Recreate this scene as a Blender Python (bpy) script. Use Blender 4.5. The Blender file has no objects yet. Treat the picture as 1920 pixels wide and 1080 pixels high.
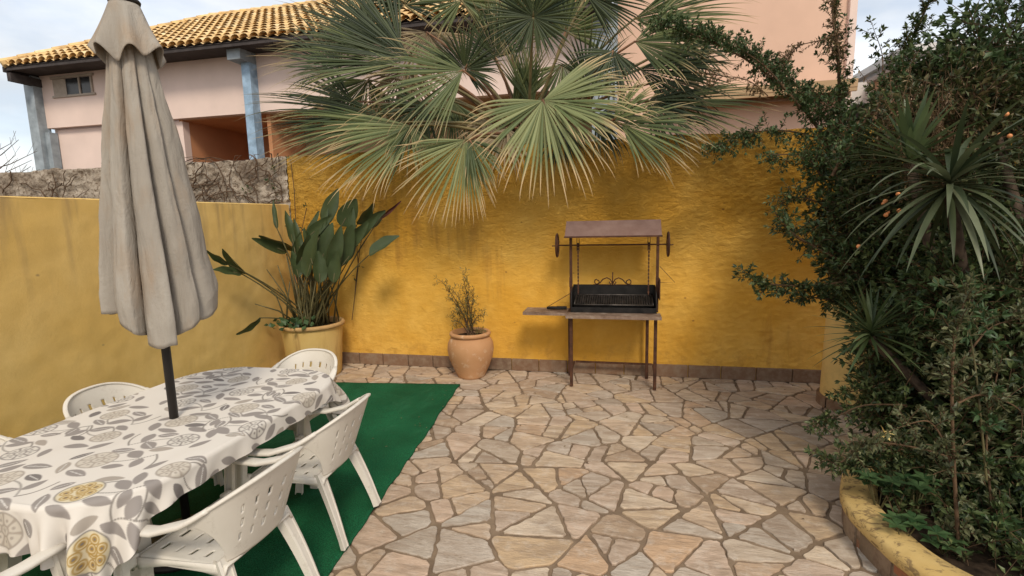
import bpy, bmesh, math, random
import numpy as np
from mathutils import Vector, Matrix, noise
rd = math.radians
SC = bpy.context.scene
COL = SC.collection
random.seed(7); RS = np.random.RandomState(11)

# ------------------------------------------------------------------ camera
FPX = 950.0; HC = 1.72
TH = math.atan(133/FPX); PH = rd(1.3); AL = math.atan(0.21724)
c_, s_ = math.cos(TH), math.sin(TH)
F0 = Vector((0, c_, -s_)); U0 = Vector((0, s_, c_)); R0 = Vector((1, 0, 0))
RZ = Matrix.Rotation(AL, 3, 'Z')
CR = RZ @ (R0*math.cos(PH) - U0*math.sin(PH)); CU = RZ @ (U0*math.cos(PH) + R0*math.sin(PH)); CF = RZ @ F0
cam = bpy.data.cameras.new('camera'); co = bpy.data.objects.new('camera', cam); COL.objects.link(co)
cam.sensor_width = 36; cam.lens = 36*FPX/1920; cam.clip_end = 500; cam.clip_start = 0.05
M3 = Matrix((CR, CU, -CF)).transposed()
co.matrix_world = Matrix.Translation((0, 0, HC)) @ M3.to_4x4()
SC.camera = co

def W(u, v, x=None, y=None, z=None, D=None):
    "point of the place seen at photo pixel u,v on a plane x=, y=, z= or at depth D"
    d = CF + CR*((u-960)/FPX) + CU*((540-v)/FPX)
    t = x/d.x if x is not None else y/d.y if y is not None else (z-HC)/d.z if z is not None else D
    return Vector((0, 0, HC)) + d*t

# ------------------------------------------------------------------ world, sun, exposure
SUN_EL, SUN_AZ = rd(44), rd(157)      # azimuth measured clockwise from +Y
wd = bpy.data.worlds.new('World'); SC.world = wd; wd.use_nodes = True
nt = wd.node_tree; nt.nodes.clear()
wo = nt.nodes.new('ShaderNodeOutputWorld'); bg = nt.nodes.new('ShaderNodeBackground')
sky = nt.nodes.new('ShaderNodeTexSky'); sky.sky_type = 'NISHITA'; sky.sun_disc = False
sky.sun_elevation = SUN_EL; sky.sun_rotation = SUN_AZ; sky.air_density = 1.0; sky.dust_density = 1.5
tc = nt.nodes.new('ShaderNodeTexCoord'); mp = nt.nodes.new('ShaderNodeMapping'); mp.inputs['Scale'].default_value = (1.0, 1.0, 2.6)
nz = nt.nodes.new('ShaderNodeTexNoise'); nz.inputs['Scale'].default_value = 2.1; nz.inputs['Detail'].default_value = 7; nz.inputs['Roughness'].default_value = .55
nz2 = nt.nodes.new('ShaderNodeTexNoise'); nz2.inputs['Scale'].default_value = 3.4; nz2.inputs['Detail'].default_value = 6
cr = nt.nodes.new('ShaderNodeValToRGB'); cr.color_ramp.elements[0].position = .33; cr.color_ramp.elements[0].color = (.45, .45, .45, 1)
cr.color_ramp.elements[1].position = .6; cr.color_ramp.elements[1].color = (1, 1, 1, 1)
cc = nt.nodes.new('ShaderNodeValToRGB'); cc.color_ramp.elements[0].position = .35; cc.color_ramp.elements[0].color = (.50, .525, .55, 1)
cc.color_ramp.elements[1].position = .66; cc.color_ramp.elements[1].color = (.88, .86, .82, 1)
vm = nt.nodes.new('ShaderNodeVectorMath'); vm.operation = 'SCALE'; vm.inputs['Scale'].default_value = 7.6
mx = nt.nodes.new('ShaderNodeMix'); mx.data_type = 'RGBA'
L = nt.links.new
L(tc.outputs['Generated'], mp.inputs['Vector']); L(mp.outputs[0], nz.inputs['Vector']); L(mp.outputs[0], nz2.inputs['Vector'])
L(nz.outputs['Fac'], cr.inputs[0]); L(nz2.outputs['Fac'], cc.inputs[0]); L(cc.outputs[0], vm.inputs[0])
L(cr.outputs[0], mx.inputs['Factor']); L(sky.outputs[0], mx.inputs['A']); L(vm.outputs[0], mx.inputs['B'])
L(mx.outputs['Result'], bg.inputs['Color']); bg.inputs['Strength'].default_value = 0.13; L(bg.outputs[0], wo.inputs[0])
sl = bpy.data.lights.new('sun', 'SUN'); sl.energy = 1.5; sl.angle = rd(14); sl.color = (1, .90, .74)
so = bpy.data.objects.new('sun', sl); COL.objects.link(so); so.location = (0, -5, 12)
sd = Vector((math.sin(SUN_AZ)*math.cos(SUN_EL), math.cos(SUN_AZ)*math.cos(SUN_EL), math.sin(SUN_EL)))
so.rotation_euler = sd.to_track_quat('Z', 'Y').to_euler()
SC.view_settings.view_transform = 'Standard'; SC.view_settings.look = 'None'; SC.view_settings.gamma = 1
SC.view_settings.exposure = 0.62

# ------------------------------------------------------------------ material helper
def srgb(r, g, b):
    f = lambda c: ((c/255+.055)/1.055)**2.4 if c > 10 else c/255/12.92
    return (f(r), f(g), f(b), 1)

class NB:
    def __init__(s, name, rough=.6, spec=.3, metal=0):
        s.m = bpy.data.materials.new(name); s.m.use_nodes = True; s.t = s.m.node_tree
        s.b = s.t.nodes['Principled BSDF']; s.b.inputs['Roughness'].default_value = rough
        s.b.inputs['Specular IOR Level'].default_value = spec; s.b.inputs['Metallic'].default_value = metal
        s.tc = s.n('ShaderNodeTexCoord'); s.co = s.tc.outputs['Object']
        s.h = None
    def n(s, t, **k):
        x = s.t.nodes.new(t)
        for a, v in k.items(): setattr(x, a, v)
        return x
    def l(s, a, b): s.t.links.new(a, b)
    def map(s, scale=(1, 1, 1), rot=(0, 0, 0), src=None):
        x = s.n('ShaderNodeMapping'); x.inputs['Scale'].default_value = scale; x.inputs['Rotation'].default_value = rot
        s.l(src or s.co, x.inputs[0]); return x.outputs[0]
    def noise(s, sc, det=4, ro=.55, vec=None, dist=0):
        x = s.n('ShaderNodeTexNoise'); x.inputs['Scale'].default_value = sc; x.inputs['Detail'].default_value = det
        x.inputs['Roughness'].default_value = ro; x.inputs['Distortion'].default_value = dist
        s.l(vec or s.co, x.inputs['Vector']); return x.outputs['Fac']
    def vor(s, sc, vec=None, feat='F1', out='Distance'):
        x = s.n('ShaderNodeTexVoronoi'); x.feature = feat; x.inputs['Scale'].default_value = sc; s.l(vec or s.co, x.inputs['Vector']); return x.outputs[out]
    def ramp(s, fac, stops):
        x = s.n('ShaderNodeValToRGB'); e = x.color_ramp.elements
        while len(e) < len(stops): e.new(.5)
        for i, (p, c) in enumerate(stops):
            e[i].position = p; e[i].color = c if len(c) == 4 else (*c, 1)
        s.l(fac, x.inputs[0]); return x.outputs[0]
    def val(s, fac, a, b): return s.ramp(fac, [(a, (0, 0, 0, 1)), (b, (1, 1, 1, 1))])
    def mix(s, fac, a, b, bt='MIX'):
        x = s.n('ShaderNodeMix'); x.data_type = 'RGBA'; x.blend_type = bt
        for i, v in (('Factor', fac), ('A', a), ('B', b)):
            if isinstance(v, (int, float, tuple)): x.inputs[i].default_value = v
            else: s.l(v, x.inputs[i])
        return x.outputs['Result']
    def rnd(s):
        return s.n('ShaderNodeNewGeometry').outputs['Random Per Island']
    def color(s, c):
        if isinstance(c, tuple): s.b.inputs['Base Color'].default_value = c
        else: s.l(c, s.b.inputs['Base Color'])
        return s
    def bump(s, h, st=.3, dist=.01):
        x = s.n('ShaderNodeBump'); x.inputs['Strength'].default_value = st; x.inputs['Distance'].default_value = dist
        s.l(h, x.inputs['Height'])
        if s.h: s.l(s.h, x.inputs['Normal'])
        s.h = x.outputs[0]; s.l(s.h, s.b.inputs['Normal']); return s
    def translucent(s, amt, col):
        t = s.n('ShaderNodeBsdfTranslucent'); m = s.n('ShaderNodeMixShader'); m.inputs[0].default_value = amt
        if isinstance(col, tuple): t.inputs[0].default_value = col
        else: s.l(col, t.inputs[0])
        o = s.t.nodes['Material Output']; s.l(s.b.outputs[0], m.inputs[1]); s.l(t.outputs[0], m.inputs[2]); s.l(m.outputs[0], o.inputs[0]); return s

def simple(name, col, rough=.6, spec=.3, metal=0, var=.12, sc=6, bump=0, bsc=60):
    n = NB(name, rough, spec, metal)
    dark = tuple(x*(1-var*1.6) for x in col[:3])+(1,); lite = tuple(min(1, x*(1+var)) for x in col[:3])+(1,)
    n.color(n.ramp(n.noise(sc, 6), [(.3, dark), (.7, lite)]))
    if bump: n.bump(n.noise(bsc, 4), bump, .004)
    return n.m

def leafmat(name, stops, rough=.45, tr=.25, spec=.35):
    n = NB(name, rough, spec)
    c = n.ramp(n.rnd(), stops)
    c2 = n.mix(n.val(n.noise(9, 3), .35, .7), c, (.5, .5, .45, 1), 'MULTIPLY')
    c3 = n.mix(.45, c, c2); n.color(c3)
    n.translucent(tr, c3)
    return n.m

# ------------------------------------------------------------------ mesh helpers
class MB:
    def __init__(s): s.v = []; s.f = []; s.sm = []
    def add(s, vs, fs, smooth=False):
        o = len(s.v); s.v += [tuple(p) for p in vs]; s.f += [tuple(i+o for i in f) for f in fs]; s.sm += [smooth]*len(fs); return s
    def box(s, c, d, rot=None, bev=0):
        x, y, z = d[0]/2, d[1]/2, d[2]/2
        bm = bmesh.new(); bmesh.ops.create_cube(bm, size=1)
        for v in bm.verts: v.co = Vector((v.co.x*d[0], v.co.y*d[1], v.co.z*d[2]))
        if bev: bmesh.ops.bevel(bm, geom=bm.edges[:], offset=bev, segments=2, affect='EDGES', profile=.5)
        bm.verts.index_update()
        R = rot or Matrix.Identity(3)
        s.add([R @ v.co + Vector(c) for v in bm.verts], [[v.index for v in f.verts] for f in bm.faces]); bm.free(); return s
    def tube(s, pts, r, n=8, cap=True, smooth=True):
        pts = [Vector(p) for p in pts]; m = len(pts)
        rs = r if isinstance(r, (list, tuple)) else [r]*m
        vs = []; prev = None
        for i, p in enumerate(pts):
            t = (pts[min(i+1, m-1)]-pts[max(i-1, 0)]).normalized()
            if prev is None:
                a = Vector((0, 0, 1)) if abs(t.z) < .9 else Vector((1, 0, 0)); nx = t.cross(a).normalized()
            else: nx = (prev-t*prev.dot(t)).normalized()
            prev = nx; ny = t.cross(nx)
            for k in range(n):
                a = 2*math.pi*k/n+math.pi/n; vs.append(p+(nx*math.cos(a)+ny*math.sin(a))*rs[i])
        fs = [(i*n+k, i*n+(k+1) % n, (i+1)*n+(k+1) % n, (i+1)*n+k) for i in range(m-1) for k in range(n)]
        s.add(vs, fs, smooth)
        if cap: s.f += [tuple(len(s.v)-len(vs)+k for k in range(n))[::-1], tuple(len(s.v)-n+k for k in range(n))]; s.sm += [False]*2
        return s
    def lathe(s, prof, c=(0, 0, 0), n=40, a0=0, a1=2*math.pi, smooth=True):
        full = abs(a1-a0-2*math.pi) < 1e-6; m = n if full else n+1
        vs = [(c[0]+r*math.cos(a0+(a1-a0)*k/n), c[1]+r*math.sin(a0+(a1-a0)*k/n), c[2]+z) for r, z in prof for k in range(m)]
        fs = [(i*m+k, i*m+(k+1) % m, (i+1)*m+(k+1) % m, (i+1)*m+k) for i in range(len(prof)-1) for k in range(n)]
        return s.add(vs, fs, smooth)
    def grid(s, P, nu, nv, skip=None, smooth=True):
        vs = [P(i/nu, j/nv) for j in range(nv+1) for i in range(nu+1)]
        fs = [(j*(nu+1)+i, j*(nu+1)+i+1, (j+1)*(nu+1)+i+1, (j+1)*(nu+1)+i) for j in range(nv) for i in range(nu) if not (skip and skip((i+.5)/nu, (j+.5)/nv))]
        return s.add(vs, fs, smooth)
    def prism(s, poly, z0, z1):
        n = len(poly); vs = [(x, y, z0) for x, y in poly]+[(x, y, z1) for x, y in poly]
        fs = [tuple(range(n))[::-1], tuple(range(n, 2*n))]+[(i, (i+1) % n, n+(i+1) % n, n+i) for i in range(n)]
        return s.add(vs, fs)

def wpos(o):
    p = Vector((0, 0, 0))
    while o: p += o.location; o = o.parent
    return p
def link(name, me, mat, parent=None):
    if mat: me.materials.append(mat)
    o = bpy.data.objects.new(name, me); COL.objects.link(o)
    if parent: o.parent = parent
    return o
def obj(name, mb, mat, parent=None, local=False):
    me = bpy.data.meshes.new(name)
    off = Vector((0, 0, 0)) if (local or not parent) else wpos(parent)
    me.from_pydata([(v[0]-off.x, v[1]-off.y, v[2]-off.z) for v in mb.v], [], mb.f); me.update()
    me.polygons.foreach_set('use_smooth', mb.sm)
    return link(name, me, mat, parent)
def tag(o, label=None, cat=None, group=None, kind=None):
    if label: o['label'] = label
    if cat: o['category'] = cat
    if group: o['group'] = group
    if kind: o['kind'] = kind
    return o
def thing(name, label, cat, loc=(0, 0, 0), group=None):
    o = bpy.data.objects.new(name, None); COL.objects.link(o); o.location = loc; o.empty_display_size = .1
    return tag(o, label, cat, group)
def fn(p, s=1.0, o=0.0): return noise.noise(Vector((p[0]*s+o, p[1]*s+o*.7, p[2]*s)))

# ------------------------------------------------------------------ materials
def stucco(name, base, pale, dirt, rough_scale=1.0, spots=True, rough_top=False):
    n = NB(name, .85, .15)
    big = n.noise(.9, 5, .6); mid = n.noise(5, 6, .65)
    c = n.mix(n.val(big, .38, .62), base, pale)
    c = n.mix(n.ramp(mid, [(.35, (0, 0, 0, 1)), (.8, (.8, .8, .8, 1))]), c, tuple(x*.86 for x in base[:3])+(1,))
    # rain streaks running down, dust at the foot
    st = n.noise(1.0, 5, .6, n.map((9, 9, .7)))
    c = n.mix(n.mix(.5, (0, 0, 0, 1), n.val(n.mix(1.0, st, n.val(n.noise(.8, 3, .5, n.map((1, 1, .6), (.3, 0, .7))), .42, .6), 'MULTIPLY'), .44, .7)), c, dirt)
    sx = n.n('ShaderNodeSeparateXYZ'); n.l(n.co, sx.inputs[0])
    foot = n.ramp(sx.outputs['Z'], [(.08, (1, 1, 1, 1)), (.5, (0, 0, 0, 1))])
    sp = n.mix(1.0, foot, n.val(n.noise(7, 7, .7), .5, .68), 'MULTIPLY')
    c = n.mix(n.mix(.5, (0, 0, 0, 1), sp), c, dirt)
    if spots:
        v = n.vor(3.3, n.map((1, 1, 1.4))); c = n.mix(n.ramp(v, [(.02, (.85, .85, .85, 1)), (.055, (0, 0, 0, 1))]), c, dirt)
    n.color(c)
    if rough_top:
        k = n.ramp(sx.outputs['Z'], [(.45, (.12, .12, .12, 1)), (.8, (1, 1, 1, 1))]); sx2 = n.n('ShaderNodeMath'); sx2.operation = 'MULTIPLY'; sx2.inputs[1].default_value = .42
        n.l(sx.outputs['Z'], sx2.inputs[0]); n.l(sx2.outputs[0], k.node.inputs[0])
        hN = n.mix(1.0, n.noise(17, 7, .72, n.map((1, 1, 1.9)), 1.3), k, 'MULTIPLY'); n.bump(hN, 1.0, .065)
    n.bump(n.noise(38, 6, .65), .35*rough_scale, .006)
    n.bump(n.noise(160, 3), .25, .002)
    return n.m
M = {}
M['wall_back'] = stucco('deep_yellow_render', (.68, .35, .045, 1), (.76, .455, .10, 1), (.26, .11, .03, 1), rough_top=True)
M['wall_left'] = stucco('pale_yellow_render', (.68, .44, .135, 1), (.74, .51, .19, 1), (.36, .25, .11, 1), .7, True)
_n = M['wall_left'].node_tree; _b = _n.nodes['Principled BSDF']; _src = _b.inputs['Base Color'].links[0].from_socket
_tc = _n.nodes.new('ShaderNodeTexCoord'); _mp = _n.nodes.new('ShaderNodeMapping'); _mp.inputs['Scale'].default_value = (1, 5.5, .55); _nz = _n.nodes.new('ShaderNodeTexNoise'); _nz.inputs['Scale'].default_value = 1.3; _nz.inputs['Detail'].default_value = 6
_sx = _n.nodes.new('ShaderNodeSeparateXYZ'); _mr = _n.nodes.new('ShaderNodeMapRange'); _mr.inputs['From Min'].default_value = 1.1; _mr.inputs['From Max'].default_value = 1.92
_cr = _n.nodes.new('ShaderNodeValToRGB'); _cr.color_ramp.elements[0].position = .53; _cr.color_ramp.elements[0].color = (0, 0, 0, 1); _cr.color_ramp.elements[1].position = .68; _cr.color_ramp.elements[1].color = (.75, .75, .75, 1)
_mu = _n.nodes.new('ShaderNodeMath'); _mu.operation = 'MULTIPLY'; _mxn = _n.nodes.new('ShaderNodeMix'); _mxn.data_type = 'RGBA'; _mxn.inputs['B'].default_value = (.36, .24, .11, 1)
_l = _n.links.new; _l(_tc.outputs['Object'], _mp.inputs[0]); _l(_mp.outputs[0], _nz.inputs['Vector']); _l(_nz.outputs['Fac'], _cr.inputs[0]); _l(_tc.outputs['Object'], _sx.inputs[0]); _l(_sx.outputs['Z'], _mr.inputs['Value'])
_l(_cr.outputs[0], _mu.inputs[0]); _l(_mr.outputs[0], _mu.inputs[1]); _l(_mu.outputs[0], _mxn.inputs['Factor']); _l(_src, _mxn.inputs['A']); _l(_mxn.outputs['Result'], _b.inputs['Base Color'])
M['pillar'] = stucco('cream_yellow_render', (.68, .47, .17, 1), (.72, .52, .21, 1), (.3, .2, .08, 1), .4, False)
n = NB('weathered_render', .95, .1)
c = n.ramp(n.noise(3.2, 8, .7), [(.3, (.14, .105, .08, 1)), (.48, (.30, .245, .19, 1)), (.68, (.50, .43, .35, 1))])
c = n.mix(n.val(n.noise(26, 4, .8), .5, .62), c, (.13, .09, .06, 1)); n.color(c); n.bump(n.noise(30, 6, .7), .8, .02)
M['old_wall'] = n.m
n = NB('paving_stone', .72, .3)
r = n.rnd()
c = n.ramp(r, [(0, (.38, .27, .18, 1)), (.14, (.56, .42, .30, 1)), (.30, (.53, .375, .225, 1)), (.44, (.61, .49, .365, 1)), (.56, (.37, .30, .235, 1)), (.70, (.58, .42, .305, 1)), (.84, (.43, .385, .325, 1)), (1, (.53, .35, .215, 1))])
g1 = n.noise(2.3, 7, .65, n.map((1, 4.5, 1), (0, 0, .5)), 1.2)
c = n.mix(n.ramp(g1, [(.40, (0, 0, 0, 1)), (.68, (.85, .85, .85, 1))]), c, (.27, .19, .13, 1))
c = n.mix(n.ramp(n.noise(11, 6, .7), [(.5, (0, 0, 0, 1)), (.75, (.6, .6, .6, 1))]), c, (.64, .56, .47, 1))
c = n.mix(n.ramp(n.noise(4, 8, .75, n.map((3, 14, 1), (0, 0, 1.1))), [(.60, (0, 0, 0, 1)), (.66, (.7, .7, .7, 1))]), c, (.24, .165, .11, 1))
n.color(c); n.bump(n.noise(9, 8, .7, n.map((1, 3, 1), (0, 0, .6))), .8, .02); n.bump(n.noise(70, 4), .35, .004)
M['stone'] = n.m
n = NB('mortar', .95, .1)
c = n.ramp(n.noise(5, 7, .7), [(.3, (.13, .09, .06, 1)), (.7, (.27, .195, .13, 1))]); n.color(c); n.bump(n.noise(60, 5), .5, .006)
M['mortar'] = n.m
M['ground'] = simple('dry_soil', (.16, .12, .08, 1), .95, .1, var=.35, sc=2, bump=.5)
M['soil'] = simple('dark_soil', (.045, .03, .02, 1), .95, .1, var=.4, sc=20, bump=.9, bsc=60)
n = NB('artificial_grass', .85, .15)
c = n.ramp(n.noise(2.2, 5, .6), [(.3, (.007, .085, .032, 1)), (.7, (.014, .15, .062, 1))])
c = n.mix(n.val(n.noise(150, 2), .35, .7), c, (.004, .035, .013, 1)); c = n.mix(n.ramp(n.noise(1.1, 7, .75, n.map((1.5, 1, 1)), .6), [(.52, (0, 0, 0, 1)), (.72, (.5, .5, .5, 1))]), c, (.035, .15, .075, 1)); c = n.mix(n.ramp(n.noise(28, 3, .8), [(.74, (0, 0, 0, 1)), (.78, (.7, .7, .7, 1))]), c, (.12, .16, .09, 1)); n.color(c)
n.bump(n.noise(260, 2), .6, .004); n.bump(n.noise(5, 3, .5, n.map((3, .6, 1))), .25, .02)
M['turf'] = n.m
n = NB('white_plastic', .42, .4)
c = n.ramp(n.noise(4, 5), [(.3, (.60, .55, .475, 1)), (.7, (.68, .635, .56, 1))]); c = n.mix(n.ramp(n.noise(16, 7, .75), [(.56, (0, 0, 0, 1)), (.74, (.55, .55, .55, 1))]), c, (.38, .32, .25, 1)); n.color(c); n.bump(n.noise(40, 4), .08, .002)
M['plastic'] = n.m
# ceramic skirting
n = NB('skirting_tile', .75, .25); r = n.rnd()
c = n.ramp(r, [(0, (.17, .095, .055, 1)), (.4, (.215, .125, .075, 1)), (.8, (.14, .085, .055, 1)), (1, (.24, .14, .085, 1))])
c = n.mix(n.val(n.noise(14, 7, .7), .42, .7), c, (.26, .19, .13, 1)); n.color(c); n.bump(n.noise(50, 5), .4, .004)
M['skirt'] = n.m
n = NB('red_slate_facing', .7, .3); r = n.rnd()
c = n.ramp(r, [(0, (.20, .125, .08, 1)), (.35, (.26, .19, .13, 1)), (.6, (.33, .11, .045, 1)), (.8, (.22, .15, .1, 1)), (1, (.30, .13, .06, 1))])
c = n.mix(n.val(n.noise(16, 7, .7), .45, .7), c, (.13, .08, .05, 1)); n.color(c); n.bump(n.noise(30, 6), .5, .008)
M['facing'] = n.m
n = NB('worn_ledge_paint', .75, .25)
c = n.ramp(n.noise(4, 5), [(.3, (.47, .315, .11, 1)), (.7, (.60, .43, .18, 1))])
c = n.mix(n.ramp(n.noise(13, 8, .72, n.map((1, 1.6, 3)), 1.0), [(.52, (0, 0, 0, 1)), (.58, (.8, .8, .8, 1))]), c, (.17, .11, .055, 1)); n.color(c); n.bump(n.noise(22, 5), .4, .008)
M['ledge'] = n.m
n = NB('terracotta', .7, .3)
c = n.ramp(n.noise(3, 6), [(.3, (.42, .215, .095, 1)), (.7, (.54, .30, .15, 1))])
c = n.mix(n.val(n.noise(9, 7, .7), .55, .72), c, (.62, .47, .33, 1)); n.color(c); n.bump(n.noise(60, 4), .15, .003)
M['terra'] = n.m
n = NB('painted_pot', .75, .25)
c = n.ramp(n.noise(3, 5), [(.3, (.56, .37, .12, 1)), (.7, (.66, .46, .18, 1))])
c = n.mix(n.ramp(n.noise(1, 6, .6, n.map((11, 11, 1.1))), [(.56, (0, 0, 0, 1)), (.72, (.6, .6, .6, 1))]), c, (.30, .15, .05, 1)); n.color(c); n.bump(n.noise(40, 4), .25, .005)
M['pot'] = n.m
M['potrim'] = simple('faded_rim', (.50, .31, .13, 1), .75, .25, var=.2, sc=6)
n = NB('rusty_iron', .68, .35, .35)
c = n.ramp(n.noise(14, 7, .7), [(.3, (.035, .018, .013, 1)), (.52, (.085, .036, .02, 1)), (.75, (.16, .07, .035, 1))]); n.color(c); n.bump(n.noise(90, 4), .3, .003)
M['rust'] = n.m
n = NB('hood_sheet', .55, .4, .25)
c = n.ramp(n.noise(5, 7, .7), [(.3, (.17, .095, .075, 1)), (.7, (.26, .17, .14, 1))]); n.color(c)
M['hood'] = n.m
M['soot'] = simple('sooty_iron', (.013, .011, .010, 1), .7, .3, var=.5, sc=15)
M['grate'] = simple('grate_steel', (.10, .085, .075, 1), .45, .5, .6, var=.4, sc=15)
n = NB('worn_steel_shelf', .6, .35, .2)
c = n.ramp(n.noise(7, 7, .7), [(.35, (.13, .075, .05, 1)), (.55, (.27, .19, .14, 1)), (.7, (.42, .35, .28, 1))]); n.color(c)
M['shelf'] = n.m
n = NB('canopy_cloth', .9, .1)
st = n.noise(1.2, 5, .6, n.map((7, 7, .8)))
c = n.ramp(st, [(.3, (.285, .25, .21, 1)), (.62, (.355, .32, .275, 1))])
c = n.mix(n.ramp(n.noise(2.5, 6, .6, n.map((3, 3, .9))), [(.5, (0, 0, 0, 1)), (.75, (.6, .6, .6, 1))]), c, (.33, .215, .125, 1))
n.color(c); n.bump(n.noise(9, 6, .62, n.map((1.4, 1.4, .35), (.25, .2, 0)), .8), .55, .03); n.bump(n.noise(30, 5, .6, n.map((1, 1, 2.2), (.5, 0, 0))), .2, .006); n.bump(n.noise(400, 2), .15, .001)
M['canopy'] = n.m
M['black'] = simple('black_metal', (.022, .018, .016, 1), .45, .4, .3, var=.2)
# cloth reads its printed pattern from the mesh
n = NB('printed_cloth', .8, .2)
a = n.n('ShaderNodeAttribute'); a.attribute_name = 'print'; n.color(a.outputs['Color']); n.bump(n.noise(500, 2), .15, .001); n.bump(n.noise(6, 4), .2, .01)
M['cloth'] = n.m
M['pink'] = simple('pink_render', (.74, .58, .51, 1), .9, .15, var=.05, sc=1.2, bump=.15)
M['peach'] = simple('peach_render', (.66, .44, .33, 1), .9, .15, var=.06, sc=1.0, bump=.15)
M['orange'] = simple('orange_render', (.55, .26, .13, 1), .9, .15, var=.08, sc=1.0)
M['tan'] = simple('tan_render', (.42, .28, .16, 1), .9, .15, var=.1, sc=1.0)
M['blue'] = simple('pale_blue_paint', (.30, .42, .55, 1), .8, .2, var=.25, sc=5)
M['greypost'] = simple('grey_blue_paint', (.30, .34, .37, 1), .85, .2, var=.2, sc=4)
M['fascia'] = simple('dark_fascia', (.06, .05, .048, 1), .8, .2, var=.2)
M['glass'] = simple('dark_glass', (.03, .03, .032, 1), .15, .5, var=.2)
M['frame'] = simple('window_frame_paint', (.40, .33, .27, 1), .7, .2)
M['farwhite'] = simple('white_render', (.62, .60, .58, 1), .9, .1, var=.06, sc=.6)
M['fargrey'] = simple('grey_render', (.34, .33, .33, 1), .9, .1, var=.08, sc=.6)
M['farbeige'] = simple('beige_render', (.46, .33, .24, 1), .9, .1, var=.08, sc=.6)
n = NB('clay_roof_tile', .85, .15); r = n.rnd()
c = n.ramp(r, [(0, (.62, .39, .16, 1)), (.2, (.78, .56, .28, 1)), (.6, (.70, .47, .21, 1)), (1, (.84, .65, .38, 1))])
c = n.mix(n.val(n.noise(3, 6, .7), .45, .75), c, (.30, .17, .07, 1)); n.color(c)
M['tile'] = n.m
M['bark'] = simple('grey_brown_bark', (.075, .052, .036, 1), .9, .15, var=.35, sc=18, bump=.8, bsc=40)
M['palmbark'] = simple('palm_fibre', (.13, .08, .045, 1), .95, .1, var=.5, sc=20, bump=1, bsc=40)
# palm leaf : green blade turning straw at the tips, by the mesh attribute "tip"
def palmmat(name, a, b, tipc, t0=.72):
    n = NB(name, .5, .35); g = n.ramp(n.rnd(), [(0, a), (1, b)])
    at = n.n('ShaderNodeAttribute'); at.attribute_name = 'tip'
    f = n.ramp(at.outputs['Fac'], [(t0, (0, 0, 0, 1)), (min(.99, t0+.22), (1, 1, 1, 1))])
    c = n.mix(f, g, tipc); n.color(c); n.translucent(.22, c); return n.m
M['palm_pale'] = palmmat('palm_leaf_pale', (.10, .135, .045, 1), (.29, .31, .135, 1), (.55, .40, .21, 1), .62)
M['palm_mid'] = palmmat('palm_leaf_mid', (.045, .07, .022, 1), (.17, .195, .07, 1), (.46, .33, .17, 1), .70)
M['palm_dark'] = palmmat('palm_leaf_dark', (.014, .027, .010, 1), (.07, .09, .032, 1), (.30, .22, .11, 1), .76)
M['palm_dead'] = palmmat('palm_leaf_dead', (.16, .12, .065, 1), (.30, .23, .13, 1), (.36, .26, .14, 1), .5)
M['petiole'] = simple('petiole', (.20, .16, .07, 1), .6, .3, var=.3, sc=6)
M['petiole_red'] = simple('brown_petiole', (.20, .10, .05, 1), .6, .3, var=.3, sc=6)
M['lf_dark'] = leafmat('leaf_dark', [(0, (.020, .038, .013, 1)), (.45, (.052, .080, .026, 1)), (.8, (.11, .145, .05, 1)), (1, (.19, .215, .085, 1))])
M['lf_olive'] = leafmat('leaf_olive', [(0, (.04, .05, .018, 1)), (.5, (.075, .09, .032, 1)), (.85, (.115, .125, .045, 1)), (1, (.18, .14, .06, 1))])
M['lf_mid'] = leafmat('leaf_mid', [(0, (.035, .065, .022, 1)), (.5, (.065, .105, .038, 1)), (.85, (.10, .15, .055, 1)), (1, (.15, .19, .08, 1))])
M['lf_brown'] = leafmat('leaf_dry', [(0, (.10, .06, .025, 1)), (.5, (.16, .10, .045, 1)), (1, (.24, .17, .08, 1))])
M['lf_twiggy'] = leafmat('leaf_yellowing', [(0, (.10, .10, .03, 1)), (.6, (.18, .16, .055, 1)), (1, (.30, .22, .09, 1))])
M['lf_grey'] = leafmat('leaf_greygreen', [(0, (.055, .068, .028, 1)), (.5, (.11, .12, .055, 1)), (1, (.20, .20, .10, 1))])
M['lf_bright'] = leafmat('leaf_bright', [(0, (.03, .07, .024, 1)), (1, (.085, .145, .055, 1))])
M['strap'] = leafmat('strap_leaf', [(0, (.030, .045, .020, 1)), (.6, (.075, .095, .045, 1)), (1, (.17, .19, .11, 1))], .4)
M['yucca'] = leafmat('yucca_leaf', [(0, (.05, .075, .03, 1)), (.6, (.09, .13, .05, 1)), (1, (.16, .20, .09, 1))], .4)
M['bop'] = leafmat('paddle_leaf', [(0, (.020, .036, .014, 1)), (.5, (.048, .070, .028, 1)), (.85, (.10, .13, .055, 1)), (1, (.17, .18, .07, 1))], .38, .15)
M['stem'] = simple('brown_stem', (.11, .065, .035, 1), .8, .2, var=.35, sc=20)
M['stem_green'] = simple('olive_stalk', (.10, .085, .035, 1), .55, .3, var=.3, sc=8)
M['bud'] = simple('dark_red_bud', (.09, .025, .02, 1), .6, .3)
M['berry'] = simple('orange_berry', (.72, .28, .10, 1), .45, .4)
M['flower'] = simple('cream_yellow_petal', (.80, .62, .25, 1), .6, .2)
M['twig'] = simple('dry_twig', (.11, .07, .045, 1), .9, .1, var=.3, sc=20)

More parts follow.
